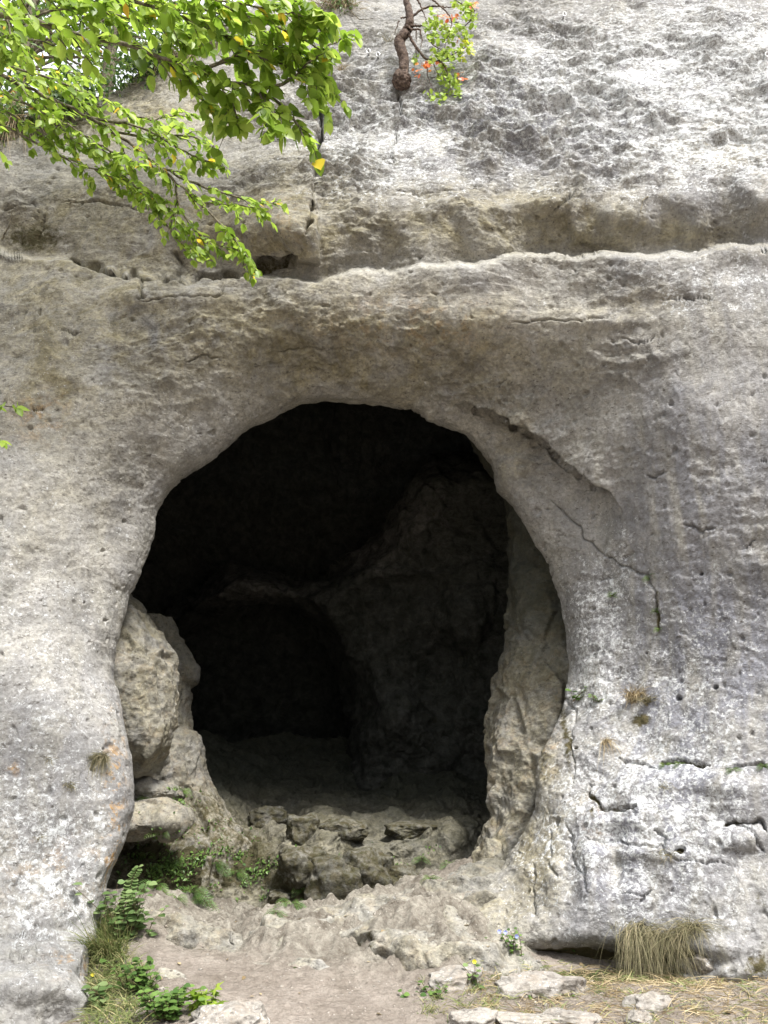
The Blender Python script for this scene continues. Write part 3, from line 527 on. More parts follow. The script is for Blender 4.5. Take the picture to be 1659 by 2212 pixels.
def outcrop(name, poly, h, seed, rough_=.6, grain=1.0):
    """bare bedrock standing out of the trodden earth inside an outline"""
    pw_ = np.array([gp_ for gp_ in poly], float); pc_ = poly + poly[:1]; m = (gU > pw_[:, 0].min() - 30) & (gU < pw_[:, 0].max() + 30) & (gV > pw_[:, 1].min() - 25) & (gV < pw_[:, 1].max() + 25) & (gy < 7.6)
    x0_, x1_, y0_, y1_ = gx[m].min(), gx[m].max(), gy[m].min(), gy[m].max()
    XX, YY = np.meshgrid(np.arange(x0_, x1_, .0085), np.arange(y0_, y1_, .0085)); ZZ = Gf(XX, YY); uu, vv = proj(np.stack([XX, YY, ZZ], -1))
    dd_, _ = seg_dist(uu, vv, pc_); ins = np.zeros(uu.shape, bool)
    for (a0, b0_), (a1, b1_) in zip(poly, pc_[1:]):
        if b0_ != b1_: ins ^= ((b0_ > vv) != (b1_ > vv)) & (uu < (a1 - a0) * (vv - b0_) / (b1_ - b0_) + a0)
    sd_ = np.where(ins, dd_, -dd_); q = np.stack([XX, YY, ZZ], -1).reshape(-1, 3)
    low = fbm(q * 1.3 + seed, 2, seed).reshape(uu.shape); env = smooth(-14, 26, sd_ + 9 * low)
    B_ = np.stack([XX, YY, ZZ - .13 + (h + .13) * env + .05 * low * env], -1); n = grid_normals(B_); n = n if n[n.shape[0] // 2, n.shape[1] // 2, 2] > 0 else -n
    qw = q + .1 * np.stack([vnoise(q * 2, seed + 1), vnoise(q * 2, seed + 2), 0 * q[:, 0]], -1)
    # beds dipping towards the path: sheared cells give long slanting edges
    sh_ = np.stack([qw[:, 0] * 1.0 + qw[:, 1] * .5, qw[:, 1] * 1.7 - qw[:, 0] * .4, B_[..., 2].ravel() * 3], -1)
    dd2 = .10 * scoop(sh_ * 2.2, seed + 3) + .05 * scoop(sh_ * 5, seed + 4) + .05 * facet(sh_ * 3.2, seed + 5) + .018 * scoop(qw * 13, seed + 6) + .012 * fbm(q * 14, 3, seed + 7)
    q2 = B_.reshape(-1, 3) + n.reshape(-1, 3) * (dd2 * grain)[:, None]; m_ = len(q2)
    link(name, grid_mesh(name, q2.reshape(B_.shape), False, False, dict(tan=np.full(m_, .62), orange=np.full(m_, .1), lichen=np.full(m_, .28), violet=np.full(m_, .1), moss=clip01(.12 + .5 * (1 - env.ravel()) + blob(uu.ravel(), vv.ravel(), [(790,2060,30,20,.5)])), darkened=.1 + .3 * smooth(5.6, 6.6, YY.ravel()), rough=np.full(m_, rough_)), keep=env > .02), M_rock, kind='structure'); return q2.reshape(B_.shape)  # rock colour darker towards the cave
out1 = outcrop('rock_sill', [(545,2002),(650,1980),(760,1970),(829,1938),(900,1922),(980,1890),(1060,1850),(1160,1880),(1160,2105),(1060,2112),(985,2106),(880,2100),(800,2082),(770,2050),(700,2040),(610,2050),(560,2035)], .07, 900)
out2 = outcrop('rock_sill', [(215,1930),(300,1938),(370,1985),(440,1996),(520,2010),(520,2050),(430,2040),(340,2020),(290,1990),(220,1975)], .05, 930)
out3 = outcrop('rock_outcrop', [(470,2055),(560,2062),(660,2068),(770,2098),(700,2110),(600,2098),(500,2084),(420,2078)], .015, 960, .5, .55)
out4 = outcrop('rock_outcrop', [(350,2080),(420,2092),(400,2118),(340,2122),(310,2100)], .01, 990, .5, .5)
# the slope and terraces at the back of the mouth, seen over the threshold
def sheet(name, rows, u0, u1, nu, nv, seed, mossb, darkc, mat, stepamp=.12):
    """rows: list of v values (top to bottom) with a list of (u, v, Y) controls"""
    f = tps(rows); v0 = min(r[1] for r in rows); v1 = max(r[1] for r in rows)
    Ug, Vg = np.meshgrid(np.linspace(u0, u1, nu), np.linspace(v0, v1, nv)); Yg = f(Ug, Vg)
    B = at(Ug, Vg, Yg); n = grid_normals(B)
    if n[nv // 2, nu // 2, 1] > 0: n = -n
    q = B.reshape(-1, 3); qw = q + .15 * np.stack([vnoise(q * 1.5, seed + 9), vnoise(q * 1.5, seed + 8), vnoise(q * 1.5, seed + 7)], -1)
    dd = .08 * fbm(q * 1.6, 3, seed) + stepamp * 1.3 * scoop(qw * np.array([1.6, 1.6, 3.5]), seed + 1, (0, 0, .5)) + .06 * scoop(qw * 4.5, seed + 5, (0, 0, .4)) + .045 * facet(qw * np.array([4.5, 4.5, 8]), seed + 2, (0, 0, .6)) + .016 * facet(qw * 12, seed + 3) + .03 * ridged(qw * np.array([2.2, 2.2, 5]), 3, seed + 4)
    q = q + n.reshape(-1, 3) * dd[:, None]; m_ = len(q)
    uu, v2 = proj(q); dm = darkc(uu, v2)
    o = link(name, grid_mesh(name, q.reshape(nv, nu, 3), False, True, dict(tan=np.full(m_, .7), orange=np.zeros(m_), lichen=np.full(m_, .12), violet=np.zeros(m_), moss=clip01(blob(uu, v2, mossb)), darkened=dm, rough=np.full(m_, .8))), mat, cliff)
    return o, q.reshape(nv, nu, 3)
rows = [(200,1600,9.6),(500,1600,11),(800,1600,12),(1150,1600,12),(200,1690,8.8),(430,1690,9.0),(600,1690,10),(800,1690,10.5),(1150,1690,10),(250,1740,8.2),(450,1745,8.3),(600,1745,9.0),(800,1745,9.3),(1050,1745,9.2),
 (620,1775,8.6),(700,1782,8.1),(850,1790,8.05),(1000,1790,8.1),(250,1800,7.6),(430,1800,7.7),(550,1800,8.2),(620,1800,7.9),(700,1800,7.75),(850,1810,7.8),(1000,1810,7.9),
 (250,1860,7.3),(430,1860,7.35),(550,1870,7.6),(650,1860,7.55),(720,1850,7.5),(850,1860,7.7),(1000,1860,7.7),(250,1930,7.05),(430,1940,7.1),(550,1950,7.3),(650,1900,7.3),(750,1910,7.2),(850,1910,7.3),(1000,1900,7.3),(1150,1900,7.3),
 (250,2040,6.9),(430,2040,6.95),(600,2040,7.05),(800,2040,7.0),(1150,2040,7.0)]
_, slopeP = sheet('cave_slope', rows, 180, 1180, 560, 260, 301, [(420,1850,190,90,1.0),(640,1920,60,40,.6),(430,1740,80,40,.4),(950,1830,120,40,.35)], lambda u, v: clip01(.8 * smooth(1800, 1660, v) + .15 * smooth(560, 900, u) * smooth(1900, 1800, v) + .3), M_inner)  # colour darker up the slope, towards the back

# the lit rear wall of the chamber with its arched recess
poly = [(330,1400),(370,1330),(420,1270),(480,1226),(560,1225),(640,1244),(700,1236),(760,1194),(815,1145),(850,1090),(875,1030),(930,985),(1200,960),(1200,1900),(560,1900),(700,1760),(745,1640),(750,1540),(730,1460),(700,1400),(655,1350),(610,1322),(560,1312),(510,1318),(450,1330),(400,1360)]
Ug, Vg = np.meshgrid(np.arange(320, 1210, 2.6), np.arange(950, 1900, 2.6)); pc = poly + poly[:1]; dd_, _ = seg_dist(Ug, Vg, pc)
ins = np.zeros(Ug.shape, bool)
for (x0, y0), (x1, y1) in zip(poly, pc[1:]):
    if y0 != y1: ins ^= ((y0 > Vg) != (y1 > Vg)) & (Ug < (x1 - x0) * (Vg - y0) / (y1 - y0) + x0)
Yg = 10.6 - .0012 * (Ug - 700) + 1.3 * (1 - smooth(0, 70, dd_) ** .5) + blob(Ug, Vg, [(860,1560,60,60,-.3),(1010,1330,40,90,-.3),(900,1150,60,60,-.3),(950,1450,50,100,.3),(760,1350,60,60,.2),(900,1240,160,14,-.15)])
B_ = at(Ug, Vg, Yg); nB = grid_normals(B_); nB = nB if nB[100, 100, 1] < 0 else -nB; q = B_.reshape(-1, 3)
q = q + nB.reshape(-1, 3) * (.16 * fbm(q * .9, 4, 401) + .06 * facet(q * 2.2, 402) + .04 * facet(q * 5, 403))[:, None]; m_ = len(q)
link('cave_wall', grid_mesh('cave_wall', q.reshape(B_.shape), False, True, dict(tan=np.full(m_, .06), orange=np.zeros(m_), lichen=np.zeros(m_), violet=np.zeros(m_), moss=np.full(m_, .35), darkened=np.full(m_, .75) - .75 * np.clip(blob(Ug.ravel(), Vg.ravel(), [(780,1190,80,40,1),(470,1270,90,40,1),(600,1270,90,30,.7),(900,1120,60,60,.6)]), 0, 1), rough=np.full(m_, .8)), keep=ins), M_deep, cliff)  # lit ridges painted lighter, the rest darkened to the chamber's dimness
# surface lookups for planting
def table(*arrs):
    P = np.concatenate([a.reshape(-1, 3) for a in arrs]); u, v = proj(P); return P, u, v
T_cl = table(cliffP); T_gr = table(grP[ys > 3.4], out1, out2); T_sl = table(slopeP, pil_m[1], slab2[1], slab1[1])
T_all = tuple(np.concatenate(q) for q in zip(T_cl, T_gr, T_sl, table(pil_r[1], pil_l[1])))
def hit(u, v, T=None, r=7):
    P, pu, pv = T or T_all; m = (np.abs(pu - u) < r) & (np.abs(pv - v) < r) & (P[:, 1] > 1)
    if not m.any(): return hit(u, v, T, r * 2) if r < 120 else Vector(at(u, v, 6))
    q = P[m]; q = q[q[:, 1] < q[:, 1].min() + .35]; return Vector(q.mean(0))
#VEG

# ================================================================== plants, stones and small things
def frame(d, up):
    d = d / (np.linalg.norm(d) + 1e-9); s_ = np.cross(d, up); s_ /= (np.linalg.norm(s_) + 1e-9); return d, s_, np.cross(s_, d)
def leaf_shape(n=7, wid=.30, fold=.12, curl=.12, serr=.03, tipk=1.6):
    """serrated blade along +x, unit length; returns verts and faces (midrib + two margins)"""
    V_ = []; 
    for i in range(n + 1):
        t_ = i / n; w_ = wid * (math.sin(math.pi * t_ ** .75) ** .9) * (1 - t_ ** 6 * .3) if 0 < i < n else 0
        if t_ > .75: w_ *= (1 - ((t_ - .75) / .25) ** tipk * .45)
        z = -curl * t_ ** 2
        if i in (0, n): V_.append((t_, 0, z))
        else:
            w2 = w_ * (1 + (serr * 3 if i % 2 else -serr)); V_ += [(t_, 0, z), (t_ + .03, w2, z + fold * w2 * 2), (t_ + .03, -w2, z + fold * w2 * 2)]
    F_ = []
    def idx(i, k): return 0 if i == 0 else (1 + 3 * (n - 1) if i == n else 1 + 3 * (i - 1) + k)
    for i in range(n):
        for k in (1, 2):
            a, b, c, d_ = idx(i, 0), idx(i + 1, 0), idx(i + 1, k), idx(i, k)
            f = [a, b, c, d_] if k == 2 else [a, d_, c, b]; g = []
            for q in f:
                if q not in g: g.append(q)
            F_.append(g)
    return np.array(V_), F_
def round_leaf(n=8):
    V_ = [(.5, 0, 0)] + [(.5 + .5 * math.cos(a), .48 * math.sin(a) * (1 + .06 * math.cos(3 * a)), .08 * abs(math.sin(a))) for a in np.linspace(math.pi, 3 * math.pi, n, endpoint=False)]
    return np.array(V_), [[0, 1 + i, 1 + (i + 1) % n] for i in range(n)]
def lobed_leaf():
    out = []
    for k, (ang, L_) in enumerate([(-120, .55), (-60, .8), (0, 1.0), (60, .8), (120, .55)]):
        a0 = R(ang - 30); a1 = R(ang); out += [(.34 * math.cos(a0), .34 * math.sin(a0), 0), (L_ * math.cos(a1), L_ * math.sin(a1), -.12)]
    V_ = [(0, 0, .03)] + out; n = len(out)
    return np.array(V_), [[0, 1 + i, 1 + i + 1] for i in range(n - 1)]
LEAF = leaf_shape(); LEAF6 = leaf_shape(5, .28); LANCE = leaf_shape(5, .16, .1, .25, 0); ROUND = round_leaf(); LOBED = lobed_leaf()
class Leaves:
    def __init__(s): s.T = {}; 
    def add(s, shape, pos, d, up, size, rnd, wk=1.0):
        d, b, n = frame(np.asarray(d, float), np.asarray(up, float)); s.T.setdefault(id(shape), (shape, []))[1].append((pos, d, b, n, size, rnd, wk))
    def mesh(s, name):
        Vs, Ls, Cs, Rs, o = [], [], [], [], 0
        for shape, L_ in s.T.values():
            V_, F_ = shape; m = len(L_)
            pos = np.array([l[0] for l in L_]); D = np.array([l[1] for l in L_]); B = np.array([l[2] for l in L_]); Nn = np.array([l[3] for l in L_]); sz = np.array([l[4] for l in L_]); wk = np.array([l[6] for l in L_])
            W = pos[:, None] + sz[:, None, None] * (V_[None, :, 0:1] * D[:, None] + (wk[:, None, None] * V_[None, :, 1:2]) * B[:, None] + V_[None, :, 2:3] * Nn[:, None])
            Vs.append(W.reshape(-1, 3)); fl = np.array([q for f in F_ for q in f]); cn = np.array([len(f) for f in F_]); nv = len(V_)
            Ls.append((fl[None] + (np.arange(m) * nv)[:, None] + o).ravel()); Cs.append(np.tile(cn, m)); Rs.append(np.repeat([l[5] for l in L_], nv)); o += m * nv
        return mesh_np(name, np.concatenate(Vs), np.concatenate(Ls), np.concatenate(Cs), dict(rnd=np.concatenate(Rs)), False)
class Tubes:
    def __init__(s): s.V = []; s.F = []; s.o = 0
    def add(s, pts, radii, nseg=6, wob=0, seed=0):
        pts = np.array(pts, float); n = len(pts)
        if np.isscalar(radii): radii = np.full(n, radii)
        radii = np.interp(np.linspace(0, 1, n), np.linspace(0, 1, len(radii)), radii)
        tn = np.gradient(pts, axis=0); ref = np.array([.3, .2, .9]); A = np.linspace(0, 2 * math.pi, nseg, endpoint=False)
        rows = []
        for i in range(n):
            d, b, u_ = frame(tn[i], ref if abs(tn[i] @ ref) < .95 * np.linalg.norm(tn[i]) else np.array([1, 0, 0])); rr = radii[i] * (1 + wob * rng.uniform(-1, 1, nseg))
            rows.append(pts[i] + rr[:, None] * (np.cos(A)[:, None] * b + np.sin(A)[:, None] * u_))
        s.V.append(np.concatenate(rows)); q = grid_quads(n, nseg, True) + s.o; s.F.append(q); s.o += n * nseg
    def mesh(s, name):
        q = np.concatenate(s.F); return mesh_np(name, np.concatenate(s.V), q.ravel(), np.full(len(q), 4))
def resample(pts, n, jit=0):
    pts = np.array(pts, float); k = len(pts); t_ = np.linspace(0, k - 1, n); out = np.stack([np.interp(t_, range(k), pts[:, j]) for j in range(3)], -1)
    if n > 4:
        sm_ = out.copy()
        for _ in range(2): sm_[1:-1] = (sm_[:-2] + 2 * sm_[1:-1] + sm_[2:]) / 4
        out = sm_
    if jit: out[1:] += rng.normal(0, jit, out[1:].shape)
    return out
class Blades:
    """curved strips: grass"""
    def __init__(s): s.V = []; s.F = []; s.Rn = []; s.o = 0
    def add(s, base, d, L_, bend, wid, rnd, n=5, side=None):
        base = np.asarray(base, float); d = np.asarray(d, float); d /= np.linalg.norm(d); sd_ = side if side is not None else np.cross(d, rng.normal(0, 1, 3)); sd_ = sd_ / (np.linalg.norm(sd_) + 1e-9)
        t_ = np.linspace(0, 1, n + 1)[:, None]; c = base + L_ * (d * t_ + np.asarray(bend) * t_ ** 2); w_ = wid * (1 - t_ ** 2) * .5
        s.V.append(np.stack([c - sd_ * w_, c + sd_ * w_], 1).reshape(-1, 3)); q = np.array([[2 * i, 2 * i + 1, 2 * i + 3, 2 * i + 2] for i in range(n)]) + s.o; s.F.append(q); s.o += 2 * (n + 1); s.Rn.append(np.full(2 * (n + 1), rnd))
    def mesh(s, name):
        q = np.concatenate(s.F); return mesh_np(name, np.concatenate(s.V), q.ravel(), np.full(len(q), 4), dict(rnd=np.concatenate(s.Rn)), False)
def empty(name, loc, label, cat, group=None):
    o = bpy.data.objects.new(name, None); C.objects.link(o); o.location = loc; o.empty_display_size = .1
    return tag(o, label, cat, group)
def child(name, me, m, root):
    """mesh built in world coordinates, hung under a root that sits at its own place"""
    o = link(name, me, m, root); me.transform(Matrix.Translation(-root.location)); return o

# ---- hornbeam whose boughs reach in from the left
DENS = 1.0
def spray(T, Lv, pts, size, dens=1.0, tw=.22, lev=1, yellow=.035, r0=.007, shape=LEAF, up=(0, -.25, 1)):
    """a bough as a flat spray: alternating twigs, alternating leaves"""
    n = max(6, int(np.linalg.norm(np.diff(pts, axis=0), axis=1).sum() / .045)); c = resample(pts, n, .004)
    T.add(c, [r0, r0 * .45], 6 if lev else 5, .1)
    tn = np.gradient(c, axis=0); upv = np.array(up)
    for i in range(1, n):
        d, b, nn_ = frame(tn[i], upv + rng.normal(0, .12, 3)); sgn = 1 if i % 2 else -1; tt = i / n
        if lev > 0 and rng.random() < .74 * dens * DENS:
            L_ = tw * (1.05 - .65 * tt) * rng.uniform(.6, 1.25) * (1.4 if lev > 1 else 1)
            dir_ = d * rng.uniform(.6, 1.0) + b * sgn * rng.uniform(.5, .95) + np.array([0, 0, -.16 + rng.normal(0, .15)]); dir_ /= np.linalg.norm(dir_)
            e_ = c[i] + dir_ * L_; mid = c[i] + dir_ * L_ * .5 + np.array([0, 0, .025 * L_ / .2]); spray(T, Lv, np.array([c[i], mid, e_ + np.array([0, 0, -.05 * L_ / .2])]), size, dens, tw * .6, lev - 1, yellow, r0 * .45, shape, up)
        if lev <= 1:
            for sg in ((sgn,) if lev else (1, -1)):
                if rng.random() < .85:
                    dl = d * rng.uniform(.4, .9) + b * sg * rng.uniform(.5, 1) + np.array([0, 0, rng.normal(-.22, .22)])
                    rn = rng.beta(2.2, 2) * .93 if rng.random() > yellow else rng.uniform(.965, 1)
                    Lv.add(shape, c[i], dl, upv + rng.normal(0, .6, 3), size * rng.uniform(.45, 1.3), rn, rng.uniform(.8, 1.15))
    dl = tn[-1] + np.array([0, 0, -.02]); Lv.add(shape, c[-1], dl, upv + rng.normal(0, .3, 3), size * .9, rng.beta(2, 2) * .9)
tree = empty('hornbeam_tree', (-4.3, 2.0, 0), 'tree with bright green serrated leaves on boughs hanging across the top left', 'tree')
T = Tubes(); T.add(resample([(-4.3, 2.0, -.2), (-4.2, 2.05, 1.6), (-4.35, 2.2, 3.4), (-4.1, 2.3, 5.2), (-4.2, 2.5, 7)], 26), [.17, .06], 14, .06)
child('trunk', T.mesh('trunk'), M_bark, tree)
def px(lst, Y0, Y1=None):
    Y1 = Y0 if Y1 is None else Y1; n = len(lst); return np.array([at(u, v, Y0 + (Y1 - Y0) * i / max(1, n - 1)) for i, (u, v) in enumerate(lst)])
def bough(name, mains, size, tw, lev, r0, start=None, label=None, yellow=.02):
    T, Lv = Tubes(), Leaves()
    for k, m in enumerate(mains): spray(T, Lv, m, size, 1, tw, lev, yellow, r0 if k == 0 else r0 * .7)
    if start is not None: T.add(resample([start, (np.array(start) + mains[0][0]) / 2 + np.array([0, 0, .12]), mains[0][0]], 12), [r0 * 3, r0 * 1.1], 8, .08)
    b = child('branch', T.mesh('branch'), M_bark, tree)
    f = link('leaves', Lv.mesh('leaves'), M_leaf, b); f.data.transform(Matrix.Translation(-tree.location))
    return b
DENS = 1.15
bough('upper', [px([(-60,20),(80,45),(150,72),(300,100),(360,128),(435,150),(505,185),(590,188)], 2.55, 2.75), px([(280,0),(375,30),(440,60),(500,85),(560,128),(640,150)], 2.6, 2.8),
   px([(420,-20),(520,30),(620,65),(690,110)], 2.6, 2.75), px([(590,188),(640,170),(700,105),(735,78)], 2.75, 2.8), px([(560,190),(600,215),(640,262),(655,292)], 2.8, 2.75), px([(440,150),(540,110),(620,100),(690,160)], 2.7, 2.85)],
   .068, .17, 1, .012, (-4.25, 2.2, 3.9))
bough('top', [px([(-80,-40),(60,-10),(200,20),(330,50),(420,95)], 2.7, 2.9), px([(150,-60),(300,-30),(460,0),(600,20),(680,40)], 2.5, 2.6), px([(505,185),(500,225),(515,262)], 2.8, 2.8), px([(60,40),(130,20),(230,10),(330,10)], 2.75, 2.75), px([(330,60),(420,50),(500,55),(580,90)], 2.9, 2.9), px([(350,130),(420,190),(440,220)], 2.8, 2.85), px([(590,120),(650,130),(700,150),(712,195)], 2.85, 2.85), px([(360,20),(440,20),(560,60),(640,120)], 2.7, 2.75), px([(0,10),(20,60),(30,110)], 2.7, 2.7), px([(560,200),(590,240),(600,270)], 2.75, 2.7), px([(-20,90),(40,80),(120,100)], 2.8, 2.8), px([(560,-40),(640,10),(700,30)], 2.6, 2.6), px([(640,150),(672,180),(690,215)], 2.8, 2.8)],
   .068, .16, 1, .009, (-4.2, 2.3, 4.6))
DENS = 1.05
bough('lower', [px([(-120,90),(0,165),(120,215),(250,285),(350,365),(430,440),(500,505),(545,575)], 3.4, 3.9), px([(200,255),(300,270),(400,330),(450,345)], 3.6, 3.8), px([(350,365),(430,400),(520,430),(590,440)], 3.75, 3.9), px([(60,190),(120,270),(200,330),(290,400),(340,430)], 3.6, 3.8),
   px([(-60,200),(30,250),(90,300),(140,310)], 3.6, 3.7), px([(380,400),(390,460),(440,520),(520,540)], 3.8, 3.9), px([(-40,130),(80,160),(180,200),(260,230)], 3.5, 3.6), px([(300,400),(360,450),(400,490)], 3.8, 3.85), px([(250,285),(340,300),(420,290),(470,330)], 3.7, 3.8), px([(-80,230),(60,300),(160,350),(260,390)], 3.6, 3.7), px([(100,180),(200,230),(320,260),(400,250)], 3.7, 3.8), px([(150,280),(240,350),(320,430),(380,520),(440,545)], 3.8, 3.9), px([(430,440),(500,440),(560,450)], 3.9, 3.9), px([(-100,140),(20,210),(110,250),(200,300),(280,350)], 3.5, 3.6), px([(0,130),(60,150),(130,150),(200,170)], 3.7, 3.7)],
   .056, .20, 1, .011, (-4.3, 2.2, 3.1))
# unseen upper crown of the tree, placed above the picture to shade the upper left of the cliff
T, Lv = Tubes(), Leaves()
for k in range(70):
    e_ = np.array([rng.uniform(-4.6, .1), rng.uniform(3.2, 5.3), rng.uniform(8.4, 10.2)]); e_[2] += max(0, (e_[1] - 4.4)) * .9
    T.add(resample([(-4.2, 2.5, 6.6), (np.array([-4.2, 2.5, 7.2]) + e_) / 2 + rng.normal(0, .2, 3), e_], 8), [.03, .006], 5)
    for j in range(75): Lv.add(LEAF6, e_ + rng.normal(0, .33, 3) * np.array([1.2, 1, .55]), rng.normal(0, 1, 3) * np.array([1, 1, .4]), np.array([0, 0, 1]) + rng.normal(0, .5, 3), rng.uniform(.06, .1), rng.beta(2, 2) * .93)
bc_ = child('branch', T.mesh('branch'), M_bark, tree); f_ = link('leaves', Lv.mesh('leaves'), M_leaf, bc_); f_.data.transform(Matrix.Translation(-tree.location))
bough('low', [px([(-60,900),(-20,880),(18,872),(35,880)], 3.2, 3.2), px([(-60,240),(-10,300),(15,345)], 3.3, 3.4), px([(-30,940),(0,950)], 3.2, 3.2)], .06, .05, 0, .005)

# ---- trees beyond the cliff top
def far_tree(u, v, Y, rad_, nl, label, mat=M_leaf_far):
    c = at(u, v, Y); r = empty('distant_tree', (c[0], c[1], c[2] - rad_ * 1.6), label, 'tree', 'trees beyond the cliff top')
    T, Lv = Tubes(), Leaves(); b0 = np.array(r.location); T.add(resample([b0 - np.array([0, 0, 4]), b0, c, c + np.array([.2, 0, rad_ * .8])], 16), [.22, .04], 8, .1)
    for i in range(46):
        dd = rng.normal(0, 1, 3); dd /= np.linalg.norm(dd); e_ = c + dd * rad_ * rng.uniform(.55, 1.0) * np.array([1.25, 1, .85])
        s0 = c + np.array([0, 0, rng.uniform(-.6, .3) * rad_]); T.add(resample([s0, (s0 + e_) / 2 + rng.normal(0, .1, 3), e_], 6), [.04, .008], 5)
        for j in range(nl // 46):
            q = e_ + rng.normal(0, .24 * rad_ ** .5, 3) * np.array([1, 1, .6]); Lv.add(LEAF6, q, rng.normal(0, 1, 3) + np.array([0, 0, -.3]), rng.normal(0, .7, 3) + np.array([0, 0, 1]), rng.uniform(.08, .13), min(1, rng.beta(2, 2.2) * 1.0 if rng.random() > .05 else rng.uniform(.94, 1)))
    child('trunk', T.mesh('trunk'), M_bark, r); child('crown', Lv.mesh('crown'), mat, r); return r
far_tree(60, 60, 12.5, 2.3, 3000, 'distant tree in the far top left corner with white sky showing through its leaves')
far_tree(250, 10, 13.5, 1.9, 2300, 'distant tree behind the cliff edge, right of the other one at top left')
far_tree(-120, 200, 11, 1.6, 2000, 'low distant tree at the left edge of the picture, behind the hanging boughs')

# ---- shrubs and hanging dry grass on the cliff edge
def bush(u, v, du, dv, nl, size, label, mat=M_leaf_dark, Tb=None, depth=.25, name='shrub', group=None, cat='shrub'):
    c = hit(u, v, Tb); r = empty(name, c, label, cat, group); T, Lv = Tubes(), Leaves()
    for i in range(max(5, nl // 40)):
        uu, vv = u + rng.normal(0, du * .5), v + rng.normal(0, dv * .5); q = np.array(hit(uu, vv, Tb)) + np.array([0, -rng.uniform(.02, depth), 0])
        s0 = np.array(c) + rng.normal(0, .02, 3); T.add(resample([s0, (s0 + q) / 2 + rng.normal(0, .03, 3), q], 6), [.006, .002], 4)
        for j in range(40 if nl >= 200 else nl // 5):
            w_ = q + rng.normal(0, 1, 3) * np.array([.09, .07, .09]) * (size / .05) ** .7; Lv.add(LEAF6, w_, rng.normal(0, 1, 3) + np.array([0, -.4, -.2]), np.array([0, -.6, .8]) + rng.normal(0, .6, 3), size * rng.uniform(.6, 1.2), rng.random())
    child('stem', T.mesh('stem'), M_twig, r); child('leaves', Lv.mesh('leaves'), mat, r); return r
bush(300, 110, 80, 45, 1500, .06, 'dark green shrub on the cliff edge under the sky gap at upper left', Tb=T_cl)
bush(130, 215, 120, 40, 1600, .06, 'dark shrub along the cliff edge at far left behind the lower boughs', Tb=T_cl)
bush(420, 40, 60, 40, 700, .05, 'dark green shrub clinging to the cliff top behind the upper bough', Tb=T_cl)
bush(745, 14, 45, 18, 260, .045, 'small light green shrub at the top edge left of the gnarled trunk', M_herb, T_cl, .12)
bush(10, 300, 40, 60, 300, .05, 'dark shrub hanging at the left edge below the boughs', Tb=T_cl)
def tuft(u, v, n, L_, mat, label, hang=1.0, wid=.004, spread=.25, Tb=None, group=None, up=.5, name='grass_tuft', rs=.03, cat='grass tuft'):
    c = hit(u, v, Tb); B = Blades()
    for i in range(n):
        a = rng.uniform(0, 2 * math.pi); d = np.array([math.cos(a) * spread * 2.2 + rng.normal(0, .1), -.55 - .4 * abs(math.sin(a)) * spread, up + rng.uniform(-.1, .5)])
        b_ = np.array(c) + np.array([rng.normal(0, rs), rng.uniform(-.01, .03), rng.normal(0, rs * .6)])
        B.add(b_, d, L_ * rng.uniform(.5, 1.15), (rng.normal(0, .12), rng.uniform(-.12, .1), -hang * rng.uniform(.35, 1.5)), wid * rng.uniform(.6, 1.3), rng.random(), 7)
    me = B.mesh(name); me.transform(Matrix.Translation(-c)); o = link(name, me, mat); o.location = c; return tag(o, label, cat, group)
G1 = 'grass tufts hanging from the cliff edge'
tuft(362, 130, 420, .55, M_straw, 'curtain of dry brown grass hanging from the cliff edge behind the upper bough', 1.3, .006, .5, T_cl, G1, .3, rs=.14)
tuft(28, 262, 360, .6, M_straw, 'dark tangle of dry roots and grass hanging at the far left cliff edge', 1.3, .006, .5, T_cl, G1, .1, rs=.14)
tuft(728, 12, 300, .5, M_straw, 'dry grass hanging at the top edge left of the gnarled trunk', 1.2, .006, .5, T_cl, G1, .3, rs=.11)
tuft(738, 150, 60, .22, M_straw, 'thin straw tuft below the top edge beside the rightmost leaves', .8, .004, .5, T_cl, None, .6)
tuft(838, 90, 50, .2, M_fineg, 'small yellowish grass tuft just left of the gnarled trunk', .6, .004, .5, T_cl, None, .8)
# ---- tufts on the rock faces
tuft(218, 1640, 330, .20, M_fineg, 'bushy brown grass tuft hanging on the left rock buttress beside the mouth', 1.2, .0035, .3, T_cl, 'brown tufts on the left buttress', .5, rs=.018)
tuft(150, 1698, 90, .09, M_fineg, 'small flat brown grass tuft below the bushy one on the left buttress', .8, .003, .5, T_cl, 'brown tufts on the left buttress', .4, rs=.02)
tuft(107, 1642, 50, .08, M_fineg, 'tiny brown grass tuft, leftmost on the left buttress', .9, .003, .4, T_cl, 'brown tufts on the left buttress', .4, rs=.012)
tuft(85, 1812, 40, .07, M_fineg, 'tiny olive grass tuft, lowest on the left buttress', .7, .003, .5, T_cl, 'brown tufts on the left buttress', .4, rs=.012)
tuft(1372, 1512, 260, .24, M_straw, 'golden dry grass tuft on the right wall above the cracks', .7, .004, .35, T_cl, 'dry tufts on the right wall', .9, rs=.03)
tuft(1400, 1520, 120, .2, M_fineg, 'yellow green grass growing beside the golden tuft on the right wall', .5, .004, .5, T_cl, 'dry tufts on the right wall', .7, rs=.02)
tuft(1308, 1605, 110, .24, M_straw, 'thin pale straw tuft on the right wall, lower and left of the golden one', 1.3, .003, .15, T_cl, 'dry tufts on the right wall', .5, rs=.015)
tuft(1438, 1700, 50, .1, M_fineg, 'tiny brown tuft under the mossy crack on the right wall', .8, .003, .4, T_cl, 'dry tufts on the right wall', .4)
tuft(1445, 1850, 60, .1, M_fineg, 'tiny olive tuft on the lower right wall', .8, .003, .4, T_cl, 'dry tufts on the right wall', .4)
G3 = 'pale tussocks at the foot of the right wall'
